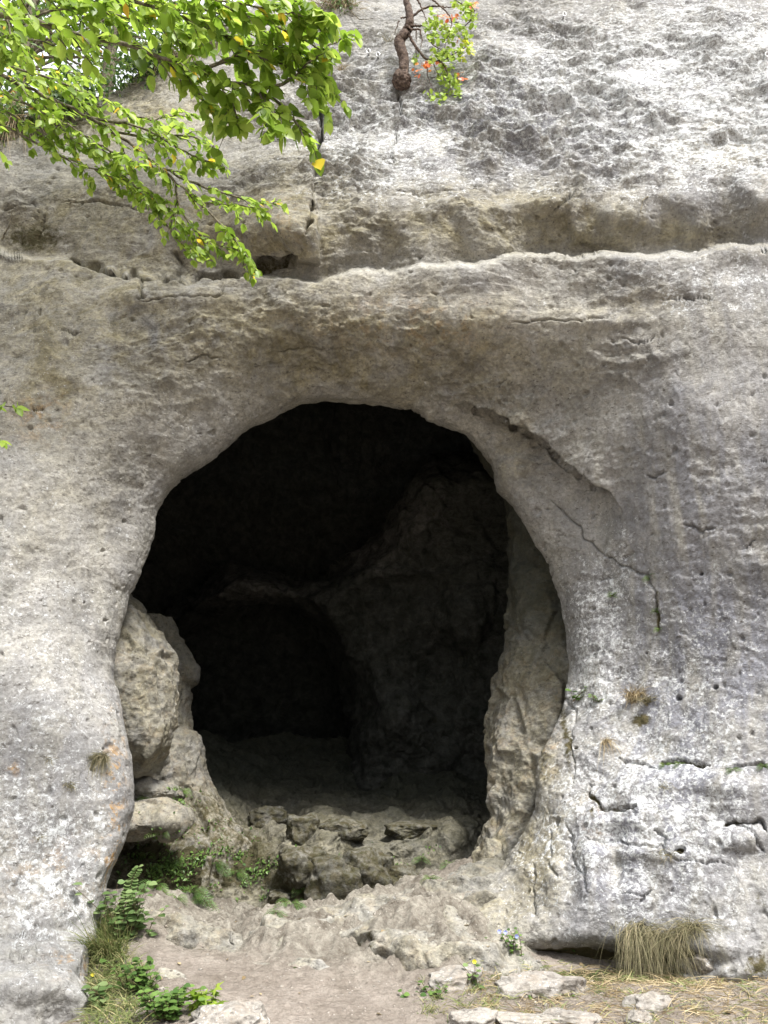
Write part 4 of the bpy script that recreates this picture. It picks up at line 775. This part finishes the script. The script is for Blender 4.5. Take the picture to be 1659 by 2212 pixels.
tuft(1385, 2020, 420, .38, M_fineg, 'largest pale green tussock hanging in a long beard at the foot of the right wall', 1.9, .003, .3, T_cl, G3, .55, rs=.06, name='grass_tussock', cat='tussock')
tuft(1440, 2030, 260, .30, M_fineg, 'thin tussock between the two larger ones at the foot of the right wall', 1.2, .003, .3, T_cl, G3, .6, rs=.035, name='grass_tussock', cat='tussock')
tuft(1492, 2010, 300, .34, M_fineg, 'spreading pale tussock right of the long bearded one at the foot of the wall', 1.0, .003, .55, T_cl, G3, .6, rs=.04, name='grass_tussock', cat='tussock')

# ---- ferns
def fern(u, v, nf, L_, label, group, mat=M_fern, Tb=None, width=.22, name='fern', droop=.8):
    c = hit(u, v, Tb); Lv, T = Leaves(), Tubes()
    r = empty(name, c, label, 'fern', group)
    for k in range(nf):
        a = (k + rng.uniform(-.3, .3)) / nf * math.pi * 1.3 - .15 * math.pi; d = np.array([math.cos(a), -.75, .25 + .75 * max(0, math.sin(a))]); d /= np.linalg.norm(d); l = 1.0 * L_ * rng.uniform(.65, 1.15); n = 11
        t_ = np.linspace(0, 1, n)[:, None]; cc_ = np.array(c) + l * (d * t_ + np.array([0, 0, -droop]) * t_ ** 2 * .7); T.add(cc_, [.0018, .0006], 4)
        rn = rng.random(); tn = np.gradient(cc_, axis=0)
        for i in range(1, n):
            w_ = width * l * math.sin(math.pi * min(1, (i / n) ** .7 * .96 + .03)) + .004
            for sg in (1, -1):
                dd, b, nn_ = frame(tn[i], np.array([0, -.7, .7])); Lv.add(LANCE, cc_[i], b * sg + dd * .35, nn_, w_, clip01(rn + rng.normal(0, .15)), .5)
    child('stalk', T.mesh('stalk'), M_twig, r); child('fronds', Lv.mesh('fronds'), mat, r); return r
GF = 'ferns on the damp slope inside the mouth'
fl_ = [(335,1912,9,.22,'broad fern at the left foot of the inner slope, nearest the left buttress'),(420,1925,10,.24,'large pale fern at the middle foot of the inner slope'),(465,1872,8,.2,'fern high on the inner slope, above and right of the large pale one'),(510,1888,8,.18,'rightmost fern of the inner slope, before bare rock begins'),
 (372,1868,9,.19,'fern halfway up the inner slope, above the large pale one'),(318,1852,7,.17,'small fern under the lowest rock slab at left'),(448,1945,8,.19,'low fern lying on the cave floor at the foot of the slope'),(385,1940,7,.16,'short fern between the broad fern and the large pale one'),
 (630,1955,9,.18,'fern in the dark gap beside the round boulders in the cave'),(597,1970,6,.12,'tiny fern on the cave floor left of the dark gap'),(395,1708,8,.15,'fern on the ledge beside the hanging rock pillar'),(318,1728,6,.13,'small fern in the dark cleft between the two rock slabs'),
 (780,1862,7,.15,'fern in the middle of the back terrace'),(969,1868,7,.17,'fern at the right end of the back terrace near the inner pillar'),(930,1898,6,.14,'low fern below the terrace near the inner pillar'),(912,1858,6,.13,'small fern on the terrace between the middle and the right one'),
 (350,1800,6,.14,'fern on top of the slope just right of the lower slab'),(545,1850,5,.11,'tiny fern alone on the bare brown part of the slope'),(655,1925,6,.14,'fern hanging above the dark gap between the boulders')]
for u, v, n, L_, lab in fl_: fern(u, v, n, L_, lab, GF)
GW = 'ferns in cracks of the right wall'
for u, v, n, L_, lab in [(1322,1288,9,.10,'small dark fern alone on the right jamb, left of the moss streak'),(1402,1252,10,.13,'fern at the top of the moss streak on the right jamb'),(1416,1322,6,.08,'tiny fern halfway down the moss streak on the right jamb'),(1423,1362,7,.09,'fern at the bottom of the moss streak on the right jamb'),
   (1436,1652,7,.10,'fern in the widest horizontal crack of the right wall'),(1466,1650,6,.08,'smaller fern at the right end of the widest crack'),(1580,1666,7,.09,'fern in the second crack near the right edge'),(1648,1655,7,.10,'fern touching the right edge of the picture in the crack')]:
    fern(u, v, n, L_, lab, GW, Tb=T_cl, width=.2)
# ---- leafy herbs
def herb(u, v, nst, H, nl, size, label, mat=M_herb, Tb=None, shape=None, group=None, name='herb', cat='herb', spread=.25, flower=None, fn=3):
    c = hit(u, v, Tb); r = empty(name, c, label, cat, group); T, Lv = Tubes(), Leaves(); sh = shape or LEAF6
    for k in range(nst):
        b_ = np.array(c) + np.array([rng.normal(0, .03), rng.normal(0, .02), 0]); d = np.array([rng.normal(0, spread), -.15 + rng.normal(0, spread * .6), 1.0]); h = H * rng.uniform(.6, 1.1)
        pts = resample([b_, b_ + d * h * .5, b_ + d * h + np.array([rng.normal(0, .05), 0, -.05 * h])], 8); T.add(pts, [.003, .001], 4)
        for i in range(nl):
            q = pts[min(7, 1 + int(i / nl * 7))]; a = i * 2.4 + rng.uniform(-.5, .5); Lv.add(sh, q, np.array([math.cos(a), math.sin(a) - .3, .1]), np.array([0, -.3, 1]) + rng.normal(0, .25, 3), size * rng.uniform(.6, 1.15), rng.random(), 1.3)
        if flower and k < fn:
            Fl = Leaves()
            for j in range(6):
                a = j * 1.047; Fl.add(ROUND, pts[-1], np.array([math.cos(a), -.5, math.sin(a)]), np.array([0, -1, .3]), .014, rng.random())
            child('flower', Fl.mesh('flower'), flower, r)
    child('stem', T.mesh('stem'), M_twig, r); child('leaves', Lv.mesh('leaves'), mat, r)
    return r
herb(1252, 1516, 6, .14, 5, .055, 'leafy sprig rooted in the notch of the right jamb edge', M_fern, T_cl, spread=.8)
herb(1292, 1516, 4, .07, 5, .035, 'tiny leafy sprig just right of the larger one on the jamb edge', M_fern, T_cl, spread=.8)
herb(1103, 2070, 10, .17, 7, .03, 'bluish flowering plant at the foot of the jamb where rock meets straw', M_fern, T_gr, spread=.3, flower=M_blue, name='bellflower', cat='flower')
herb(1018, 2140, 4, .15, 4, .04, 'plant with one yellow flower in the straw left of the large stone', M_herb, T_gr, spread=.2, flower=M_yellow, fn=1, name='yellow_flower', cat='flower')
herb(1212, 2072, 10, .15, 8, .035, 'creeper with small greenish leaves against the mossy foot of the right wall', M_leaf_dark, T_all, ROUND, spread=.5, name='creeper', cat='creeper')
herb(925, 2180, 14, .12, 7, .035, 'patch of low green herbs left of the straw at bottom centre', M_fern, T_gr, spread=.6)
herb(1190, 2172, 12, .09, 6, .03, 'small green herbs in the hollow below the large pale stone', M_fern, T_gr, spread=.6)
herb(265, 2060, 16, .42, 9, .065, 'tall leafy herb beside the left buttress, behind the long grass', M_herb, T_gr, spread=.22)
herb(300, 2030, 12, .3, 8, .06, 'leafy herb with broad pale leaves at the left side of the threshold', M_herb, T_gr, spread=.3)
herb(300, 2140, 14, .16, 8, .05, 'low leafy herb spreading onto the path at left', M_fern, T_gr, spread=.5)
herb(225, 2170, 6, .1, 5, .06, 'small bright leafed herb in the grass by the toe of the left buttress', M_herb, T_gr, spread=.6)
herb(362, 2200, 34, .15, 9, .04, 'dense dark green leafy plant at the bottom edge left of the white stone', M_fern, T_gr, spread=.55, name='leafy_plant', cat='plant')
herb(440, 2190, 5, .14, 6, .06, 'bright green lobed leaves behind the white stone at bottom', M_leaf, T_gr, LOBED, spread=.5, name='leafy_plant', cat='plant')
herb(685, 2105, 5, .05, 5, .025, 'tiny green weed on the trodden path before the rock step', M_fern, T_gr, spread=.6)
# climbing stem with paired leaves
c0 = hit(262, 1985, T_gr); r = empty('climbing_plant', c0, 'single tall stem with paired pale leaves rising in front of the dark ferns at left', 'climbing plant')
T, Lv = Tubes(), Leaves(); Yc_ = c0[1]; pts = resample([c0] + [Vector(at(u, v, Yc_ + .02)) for u, v in ((272,1950),(282,1920),(287,1895),(300,1872))], 18); T.add(pts, [.004, .0015], 5)
for i in range(2, 18):
    for sg in (-1, 1): Lv.add(LEAF6, pts[i], np.array([sg, -.3, rng.normal(.1, .2)]), np.array([0, -.5, .9]), .062 * (1.15 - i / 30), rng.uniform(.6, 1), 1.4)
child('stem', T.mesh('stem'), M_twig, r); child('leaves', Lv.mesh('leaves'), M_herb, r)

# ---- gnarled small tree growing from the crack
def z3(x, y): return (756 + x * .1953, y * .1953)
b0 = hit(866, 186, T_cl); YT = b0[1] - .10
gt = empty('gnarled_tree', b0, 'dark crooked little tree with a bulbous base growing from the crack at the top', 'tree')
def gpts(lst, off=0): return [at(*z3(x, y), YT - off) for x, y in lst]
T = Tubes(); T.add(resample(gpts([(605,-260),(622,-120),(622,0),(650,110),(662,200),(658,275),(618,365),(552,432),(545,480),(568,560),(598,650),(600,720),(588,800),(575,880)]), 64, .002), [.030, .034, .036, .040, .046, .052, .055, .056, .062, .060, .058, .055, .06, .06], 14, .10)
child('trunk', T.mesh('trunk'), M_gnarl, gt)
A, Bq = np.meshgrid(np.linspace(0, 2 * math.pi, 90, endpoint=False), np.linspace(.02, math.pi - .02, 60)); q = np.stack([np.sin(Bq) * np.cos(A), np.sin(Bq) * np.sin(A), np.cos(Bq)], -1).reshape(-1, 3)
q *= (1 + .22 * fbm(q * 2.2, 3, 501) + .09 * ridged(q * 5, 3, 502))[:, None]; bc = at(*z3(572, 885), YT + .02)
q = q * np.array([.098, .095, .112]) + bc; child('burl', grid_mesh('burl', q.reshape(60, 90, 3), True, True), M_gnarl, gt)
T = Tubes()
for k, (lst, r_) in enumerate([([(650,220),(760,120),(870,75),(960,68),(1040,80),(1130,85)],.016),([(670,285),(760,290),(850,275)],.017),([(665,325),(770,325),(790,400),(800,440),(782,520)],.013),([(645,360),(690,460),(760,560),(820,640),(900,670),(1000,680),(1090,640),(1210,560),(1280,520)],.018),
   ([(735,-20),(780,60),(820,150),(850,245)],.012),([(905,-10),(980,50),(1070,130),(1130,230),(1100,370),(1040,540)],.011),([(1380,115),(1330,240),(1250,300),(1180,240),(1100,250)],.008),([(850,410),(930,510),(1000,545),(1060,600)],.008),([(1010,680),(1070,780),(1100,900),(1120,1030)],.009),
   ([(900,670),(940,740),(980,850),(900,860)],.007),([(850,680),(860,860),(900,940),(930,1010)],.006),([(870,1000),(900,1130),(950,1210)],.005),([(730,330),(735,460)],.009),([(720,520),(735,600),(745,660)],.007),([(540,230),(520,300),(490,380)],.009),([(560,200),(620,190),(700,200)],.012),([(1250,60),(1200,20),(1130,-20)],.007)]):
    T.add(resample(gpts(lst, .02 + .05 * (k % 3)), max(8, len(lst) * 5), .003), [r_, r_ * .35], 6, .15)
tw_ = child('branches', T.mesh('branches'), M_gnarl, gt)
Lg, Lr = Leaves(), Leaves()
for (x, y, rx_, ry_, n) in [(1170,35,40,28,10),(1290,70,60,60,24),(1290,150,70,60,22),(1370,230,40,60,16),(920,135,45,30,9),(900,250,80,40,20),(1020,310,90,60,26),(1180,290,50,50,12),(870,350,50,70,16),(1010,420,150,60,34),(1200,370,110,60,22),(1300,420,30,40,7),(1290,510,70,60,20),(1000,590,110,60,30),(1130,590,110,60,24),(1230,630,40,40,7),(1070,660,100,50,18),(930,640,60,50,12),
    (1060,770,80,60,18),(1010,860,60,60,10),(1120,860,70,60,18),(1170,960,60,70,22),(1080,950,60,70,14),(1180,1050,40,30,8),(1010,1090,60,50,10),(860,1060,50,60,12),(950,1080,40,40,7),(860,1205,15,10,2),(925,1215,15,10,3),(760,600,20,15,2),(725,650,20,30,5),(1350,570,40,40,8),(1250,280,30,20,4),(1320,60,60,30,8)]:
    for i in range(int(n * 1.5) + 1):
        a_ = np.array(at(*z3(x + rng.uniform(-1, 1) * rx_, y + rng.uniform(-1, 1) * ry_), YT - .05 + rng.normal(0, .07))); Lg.add(ROUND, a_, rng.normal(0, 1, 3) + np.array([0, 0, -.6]), np.array([.2, -1.3, .7]) + rng.normal(0, .5, 3), rng.uniform(.036, .06), clip01((.25 + .5 * rng.random()) + (.3 if x > 1220 and y > 400 else 0) - (.3 if x < 800 else 0)))
for (x, y, n) in [(980,165,4),(1050,165,5),(1100,200,4),(1150,190,5),(1345,65,3),(1395,60,5),(1400,95,3),(800,705,4),(850,700,5),(880,745,4),(820,740,4),(715,780,4),(755,840,2),(985,700,3),(1030,715,3),(1190,430,2),(1240,830,4),(1260,860,3),(1050,285,2)]:
    for i in range(n):
        a_ = np.array(at(*z3(x + rng.normal(0, 18), y + rng.normal(0, 14)), YT - .09 + rng.normal(0, .03))); Lr.add(ROUND, a_, rng.normal(0, 1, 3) + np.array([0, 0, -.6]), np.array([.2, -1.3, .7]) + rng.normal(0, .4, 3), rng.uniform(.036, .055), rng.random())
child('leaves', Lg.mesh('leaves'), M_maple, gt); lr = child('leaves', Lr.mesh('red_leaves'), M_red, gt); lr['label'] = 'orange red autumn leaves'; 
# second bare roots and dead twigs
def twig(lst, r_, label, off=.06, mat=M_bark, Tb=T_cl):
    c = hit(*lst[0], Tb); T = Tubes(); pts = [np.array(hit(u, v, Tb)) + np.array([0, -off, 0]) for u, v in lst]; pts[0] = np.array(c)
    T.add(resample(pts, 20, .003), [r_, r_ * .4], 6, .1); me = T.mesh('bare_twig'); me.transform(Matrix.Translation(-c)); o = link('bare_twig', me, mat); o.location = c; tag(o, label, 'twig', 'bare twigs on the cliff')
twig([(4,515),(25,500),(30,480),(32,462)], .008, 'pale bare root at the left edge below the boughs'); twig([(748,5),(765,40),(778,52),(806,47)], .008, 'thin bare twig between the leaves and the gnarled trunk at top')
twig([(150,440),(165,445),(180,430),(200,428)], .007, 'pale bare twig on the rock under the lower bough')
twig([(1400,425),(1385,440),(1378,465),(1385,470)], .007, 'short pale root hanging under the right overhang')

# ---- climbing bolts
def bolt(u, v, label):
    c = hit(u, v, T_cl); r = empty('climbing_bolt', c, label, 'climbing bolt', 'climbing bolts in the cliff'); c = np.array(c)
    a = np.linspace(0, 2 * math.pi, 17); T = Tubes(); T.add(np.stack([c[0] + .021 * np.cos(a), c[1] - .075 + 0 * a, c[2] - .02 + .028 * np.sin(a)], -1), .006, 8); child('ring', T.mesh('ring'), M_steel, r)
    T = Tubes(); T.add(np.array([c + (0, .06, 0), c + (0, -.03, .0), c + (0, -.08, .006), c + (0, -.085, .006)]), [.013, .013, .013, .001], 10); child('stud', T.mesh('stud'), M_steel, r)
bolt(797, 119, 'left one of the two ring bolts left of the gnarled tree'); bolt(815, 126, 'right one of the two ring bolts left of the gnarled tree')
bolt(1217, 40, 'ring bolt high on the cliff right of the red leaved tree'); bolt(1649, 124, 'ring bolt at the right edge of the upper cliff')

# ---- stones
def stone(u, v, size, label, seed, rot=0, group='loose stones by the path', Tb=T_gr, sink=.5, hollow=False, mat=None, name='stone', lich=.4, mossv=.15, sub=5, tilt=0):
    bm = bmesh.new(); bmesh.ops.create_icosphere(bm, subdivisions=sub, radius=1); q = np.array([v_.co[:] for v_ in bm.verts])
    q = np.sign(q) * np.abs(q) ** .72; r_ = 1 + .28 * fbm(q * .9 + seed, 3, 600 + seed) + .40 * scoop(q * 1.2 + seed, 610 + seed) + .12 * scoop(q * 3.2, 620 + seed) + .03 * fbm(q * 7, 3, 630 + seed); q = q * r_[:, None]
    if hollow: q[:, 2] += .55 * (1 - (q[:, 0] * 1.1) ** 2) * (q[:, 2] < .2) * smooth(.4, -.3, q[:, 1])
    q = q * np.array(size) / 2
    for v_, c_ in zip(bm.verts, q): v_.co = c_
    me = bpy.data.meshes.new(name); bm.to_mesh(me); bm.free(); me.polygons.foreach_set('use_smooth', np.ones(len(me.polygons), bool))
    n = len(me.vertices)
    for k, a in dict(tan=.15, orange=.1, lichen=lich, violet=.1, moss=mossv, darkened=.35 if name == 'boulder' else 0, rough=.5).items(): at_ = me.attributes.new(k, 'FLOAT', 'POINT'); at_.data.foreach_set('value', np.full(n, a, np.float32))
    o = link(name, me, mat or M_stone); c = hit(u, v, Tb); o.location = c + Vector((0, 0, size[2] * (.5 - sink))); o.rotation_euler = (tilt, 0, rot); return tag(o, label, 'stone', group)
stone(1164, 2158, (.50, .24, .20), 'largest pale stone in the straw, slab shaped with a hollow under it', 1, .1, hollow=True, sink=.36, sub=6)
stone(495, 2225, (.38, .25, .2), 'white lichen covered stone cut by the bottom edge, left of centre', 2, .2, lich=.55, sub=6)
stone(1142, 2206, (.30, .14, .06), 'flat thin slab lying under the largest pale stone', 3, 0); stone(1027, 2212, (.24, .16, .10), 'low pale stone at the bottom edge between path and straw', 4, .4)
stone(1232, 2203, (.24, .12, .07), 'flat pale stone at the bottom edge right of the thin slab', 5, -.3); stone(1405, 2180, (.26, .14, .14), 'pointed triangular stone standing in the straw at right', 6, .5, tilt=.2)
stone(1380, 2206, (.14, .1, .07), 'small stone just below the triangular one', 8, .8)
stone(985, 2125, (.30, .2, .14), 'grey rounded stone at the end of the rock step beside the path', 9, .3); stone(940, 2178, (.2, .14, .1), 'small grey stone among the green herbs at bottom centre', 10, 1.0)
stone(1560, 2098, (.42, .3, .24), 'big pale grey block against the foot of the right wall', 12, .2, lich=.5, sub=6, Tb=T_gr)
GB = 'boulders on the cave floor'
for i, (u, v, sz, lab) in enumerate([(655,1808,(.32,.3,.26),'angular block on the left corner of the back terrace'),(655,1885,(.42,.34,.3),'round brown boulder under the terrace corner block'),(720,1925,(.5,.4,.42),'largest rounded boulder before the back terrace'),(605,1950,(.2,.18,.14),'yellowish small boulder at the foot of the fern slope'),
   (790,1900,(.42,.35,.3),'boulder right of the largest rounded one, under the terrace'),(745,1800,(.4,.3,.16),'flat block lying on the back terrace right of the angular one'),(580,1770,(.34,.3,.2),'dim block at the top of the slope in the cave'),(860,1905,(.36,.3,.2),'low boulder at the right under the terrace'),(675,1965,(.16,.14,.1),'smallest boulder at the foot of the largest one'),(900,1800,(.5,.3,.14),'long flat block at the right of the back terrace')]):
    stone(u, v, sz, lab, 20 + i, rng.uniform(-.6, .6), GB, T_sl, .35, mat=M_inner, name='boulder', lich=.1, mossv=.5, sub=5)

# ---- grass and straw covers
def cover(name, label_kind, n, box, L_, mat, hang, wid, dens=None, Tb=T_gr, flat=.5):
    B = Blades(); Pg, pu, pv = Tb; m = (pu > box[0]) & (pu < box[1]) & (pv > box[2]) & (pv < box[3]) & (Pg[:, 1] < 6.3) & (Pg[:, 1] > 3); q = Pg[m]; uu = pu[m]; vv = pv[m]
    w_ = dens(uu, vv) if dens is not None else np.ones(len(q)); w_ = w_ / w_.sum(); ii = rng.choice(len(q), n, p=w_)
    for i in ii:
        a = rng.uniform(0, 2 * math.pi); B.add(q[i] + rng.normal(0, .008, 3), (math.cos(a), math.sin(a), flat * rng.uniform(.2, 1.6)), L_ * rng.uniform(.4, 1.2), (rng.normal(0, .2), rng.normal(0, .2), -hang * rng.uniform(.5, 1.2)), wid * rng.uniform(.6, 1.3), rng.random(), 4)
    return link(name, B.mesh(name), mat, kind='stuff')
nz = lambda u, v: np.clip(.35 + 1.3 * vnoise(np.c_[u / 40, v / 18, 0 * u], 700), .02, 1)
cover('straw', 'x', 6500, (985, 1700, 2085, 2260), .16, M_straw, .45, .0035, lambda u, v: nz(u, v) * smooth(2085, 2120, v - (1100 - u) * .03) * smooth(985, 1060, u), flat=.3)
cover('grass', 'x', 3600, (985, 1700, 2080, 2260), .09, M_grass, .3, .004, lambda u, v: nz(u + 400, v) ** 2)
cover('grass', 'x', 6500, (188, 340, 1985, 2300), .13, M_grass, .45, .0045, lambda u, v: smooth(345, 270, u + (v - 2212) * .0) * np.where(v < 2090, smooth(300, 240, u), 1), flat=1.0)
cover('grass', 'x', 900, (900, 1080, 2120, 2212), .07, M_grass, .3, .004, lambda u, v: nz(u, v) ** 2, flat=1)
cover('moss_patches', 'x', 5000, (280, 560, 1700, 1960), .035, M_fern, .3, .006, lambda u, v: blob(u, v, [(420,1880,130,60,1),(330,1800,60,30,.5)]) * nz(u, v) ** 2, Tb=tuple(q_ for q_ in (T_sl[0] * np.array([1, 1, 1]), T_sl[1], T_sl[2])), flat=1) if False else None
tuft(228, 2100, 420, .48, M_grass, 'tall arching green grass clump against the left buttress foot', .5, .006, .22, T_gr, None, 1.3, rs=.05, name='tall_grass', cat='grass clump')
tuft(205, 2060, 200, .42, M_grass, 'tall grass clump tucked behind the left buttress edge', .4, .006, .2, T_gr, None, 1.4, rs=.04, name='tall_grass', cat='grass clump')
herb(213, 2090, 2, .22, 3, .03, 'upper small yellow flower in the tall grass by the left buttress', M_herb, T_gr, spread=.1, flower=M_yellow, fn=1, name='yellow_flower', cat='flower')
herb(213, 2135, 2, .1, 3, .03, 'lower small yellow flower in the grass by the left buttress', M_herb, T_gr, spread=.1, flower=M_yellow, fn=1, name='yellow_flower', cat='flower')

# loose grit and pebbles on the path, dead leaves
bm = bmesh.new(); bmesh.ops.create_icosphere(bm, subdivisions=1, radius=1); iv = np.array([v_.co[:] for v_ in bm.verts]); iF = np.array([[v_.index for v_ in f.verts] for f in bm.faces]); bm.free()
Pg, pu, pv = T_gr; m = (pu > 150) & (pu < 1700) & (pv > 1960) & (pv < 2270) & (Pg[:, 1] < 7); q = Pg[m]; ii = rng.choice(len(q), 1500)
Vp = []; 
for i in ii:
    sz = .004 + .013 * rng.random() ** 3; Vp.append(q[i] + iv * np.array([1, rng.uniform(.6, 1), rng.uniform(.4, .8)]) * (1 + rng.normal(0, .16, (len(iv), 1))) * sz)
Fp = (iF[None] + (np.arange(len(ii)) * len(iv))[:, None, None]).reshape(-1, 3); nv = len(ii) * len(iv)
me = mesh_np('gravel', np.concatenate(Vp), Fp.ravel(), np.full(len(Fp), 3), dict(tan=np.full(nv, .2), orange=np.full(nv, .1), lichen=np.full(nv, .3), violet=np.zeros(nv), moss=np.zeros(nv), darkened=np.zeros(nv), rough=np.full(nv, .2)), False)
link('gravel', me, M_stone, kind='stuff')
Lv = Leaves(); jj = rng.choice(len(q), 150)
for i in jj: Lv.add(LEAF6, q[i] + np.array([0, 0, .008]), rng.normal(0, 1, 3) * np.array([1, 1, .15]), np.array([0, 0, 1]) + rng.normal(0, .3, 3), rng.uniform(.02, .045), rng.random())
link('leaf_litter', Lv.mesh('leaf_litter'), M_straw, kind='stuff')

# low green cover creeping over the damp slope
Pg, pu, pv = T_sl; m = (pu > 255) & (pu < 1010) & (pv > 1690) & (pv < 1985); q, uu, vv = Pg[m], pu[m], pv[m]
w_ = clip01(blob(uu, vv, [(400,1890,150,70,1),(560,1900,60,50,.35),(320,1735,60,14,.8),(395,1710,25,30,.9),(640,1940,40,30,.8),(960,1870,70,30,.7),(800,1860,50,18,.5),(330,1800,50,14,.6)])) * np.clip(.1 + 1.6 * vnoise(q * 5, 801), 0, 1) ** 1.5; w_ /= w_.sum(); Lv = Leaves()
for i in rng.choice(len(q), 4200, p=w_): Lv.add(LEAF6 if i % 3 else LANCE, q[i] + rng.normal(0, .012, 3) + np.array([0, -.015, .01]), rng.normal(0, 1, 3) + np.array([0, -.5, .1]), np.array([0, -.5, .8]) + rng.normal(0, .5, 3), rng.uniform(.012, .038), rng.random())
link('ground_cover', Lv.mesh('ground_cover'), M_fern, kind='stuff')
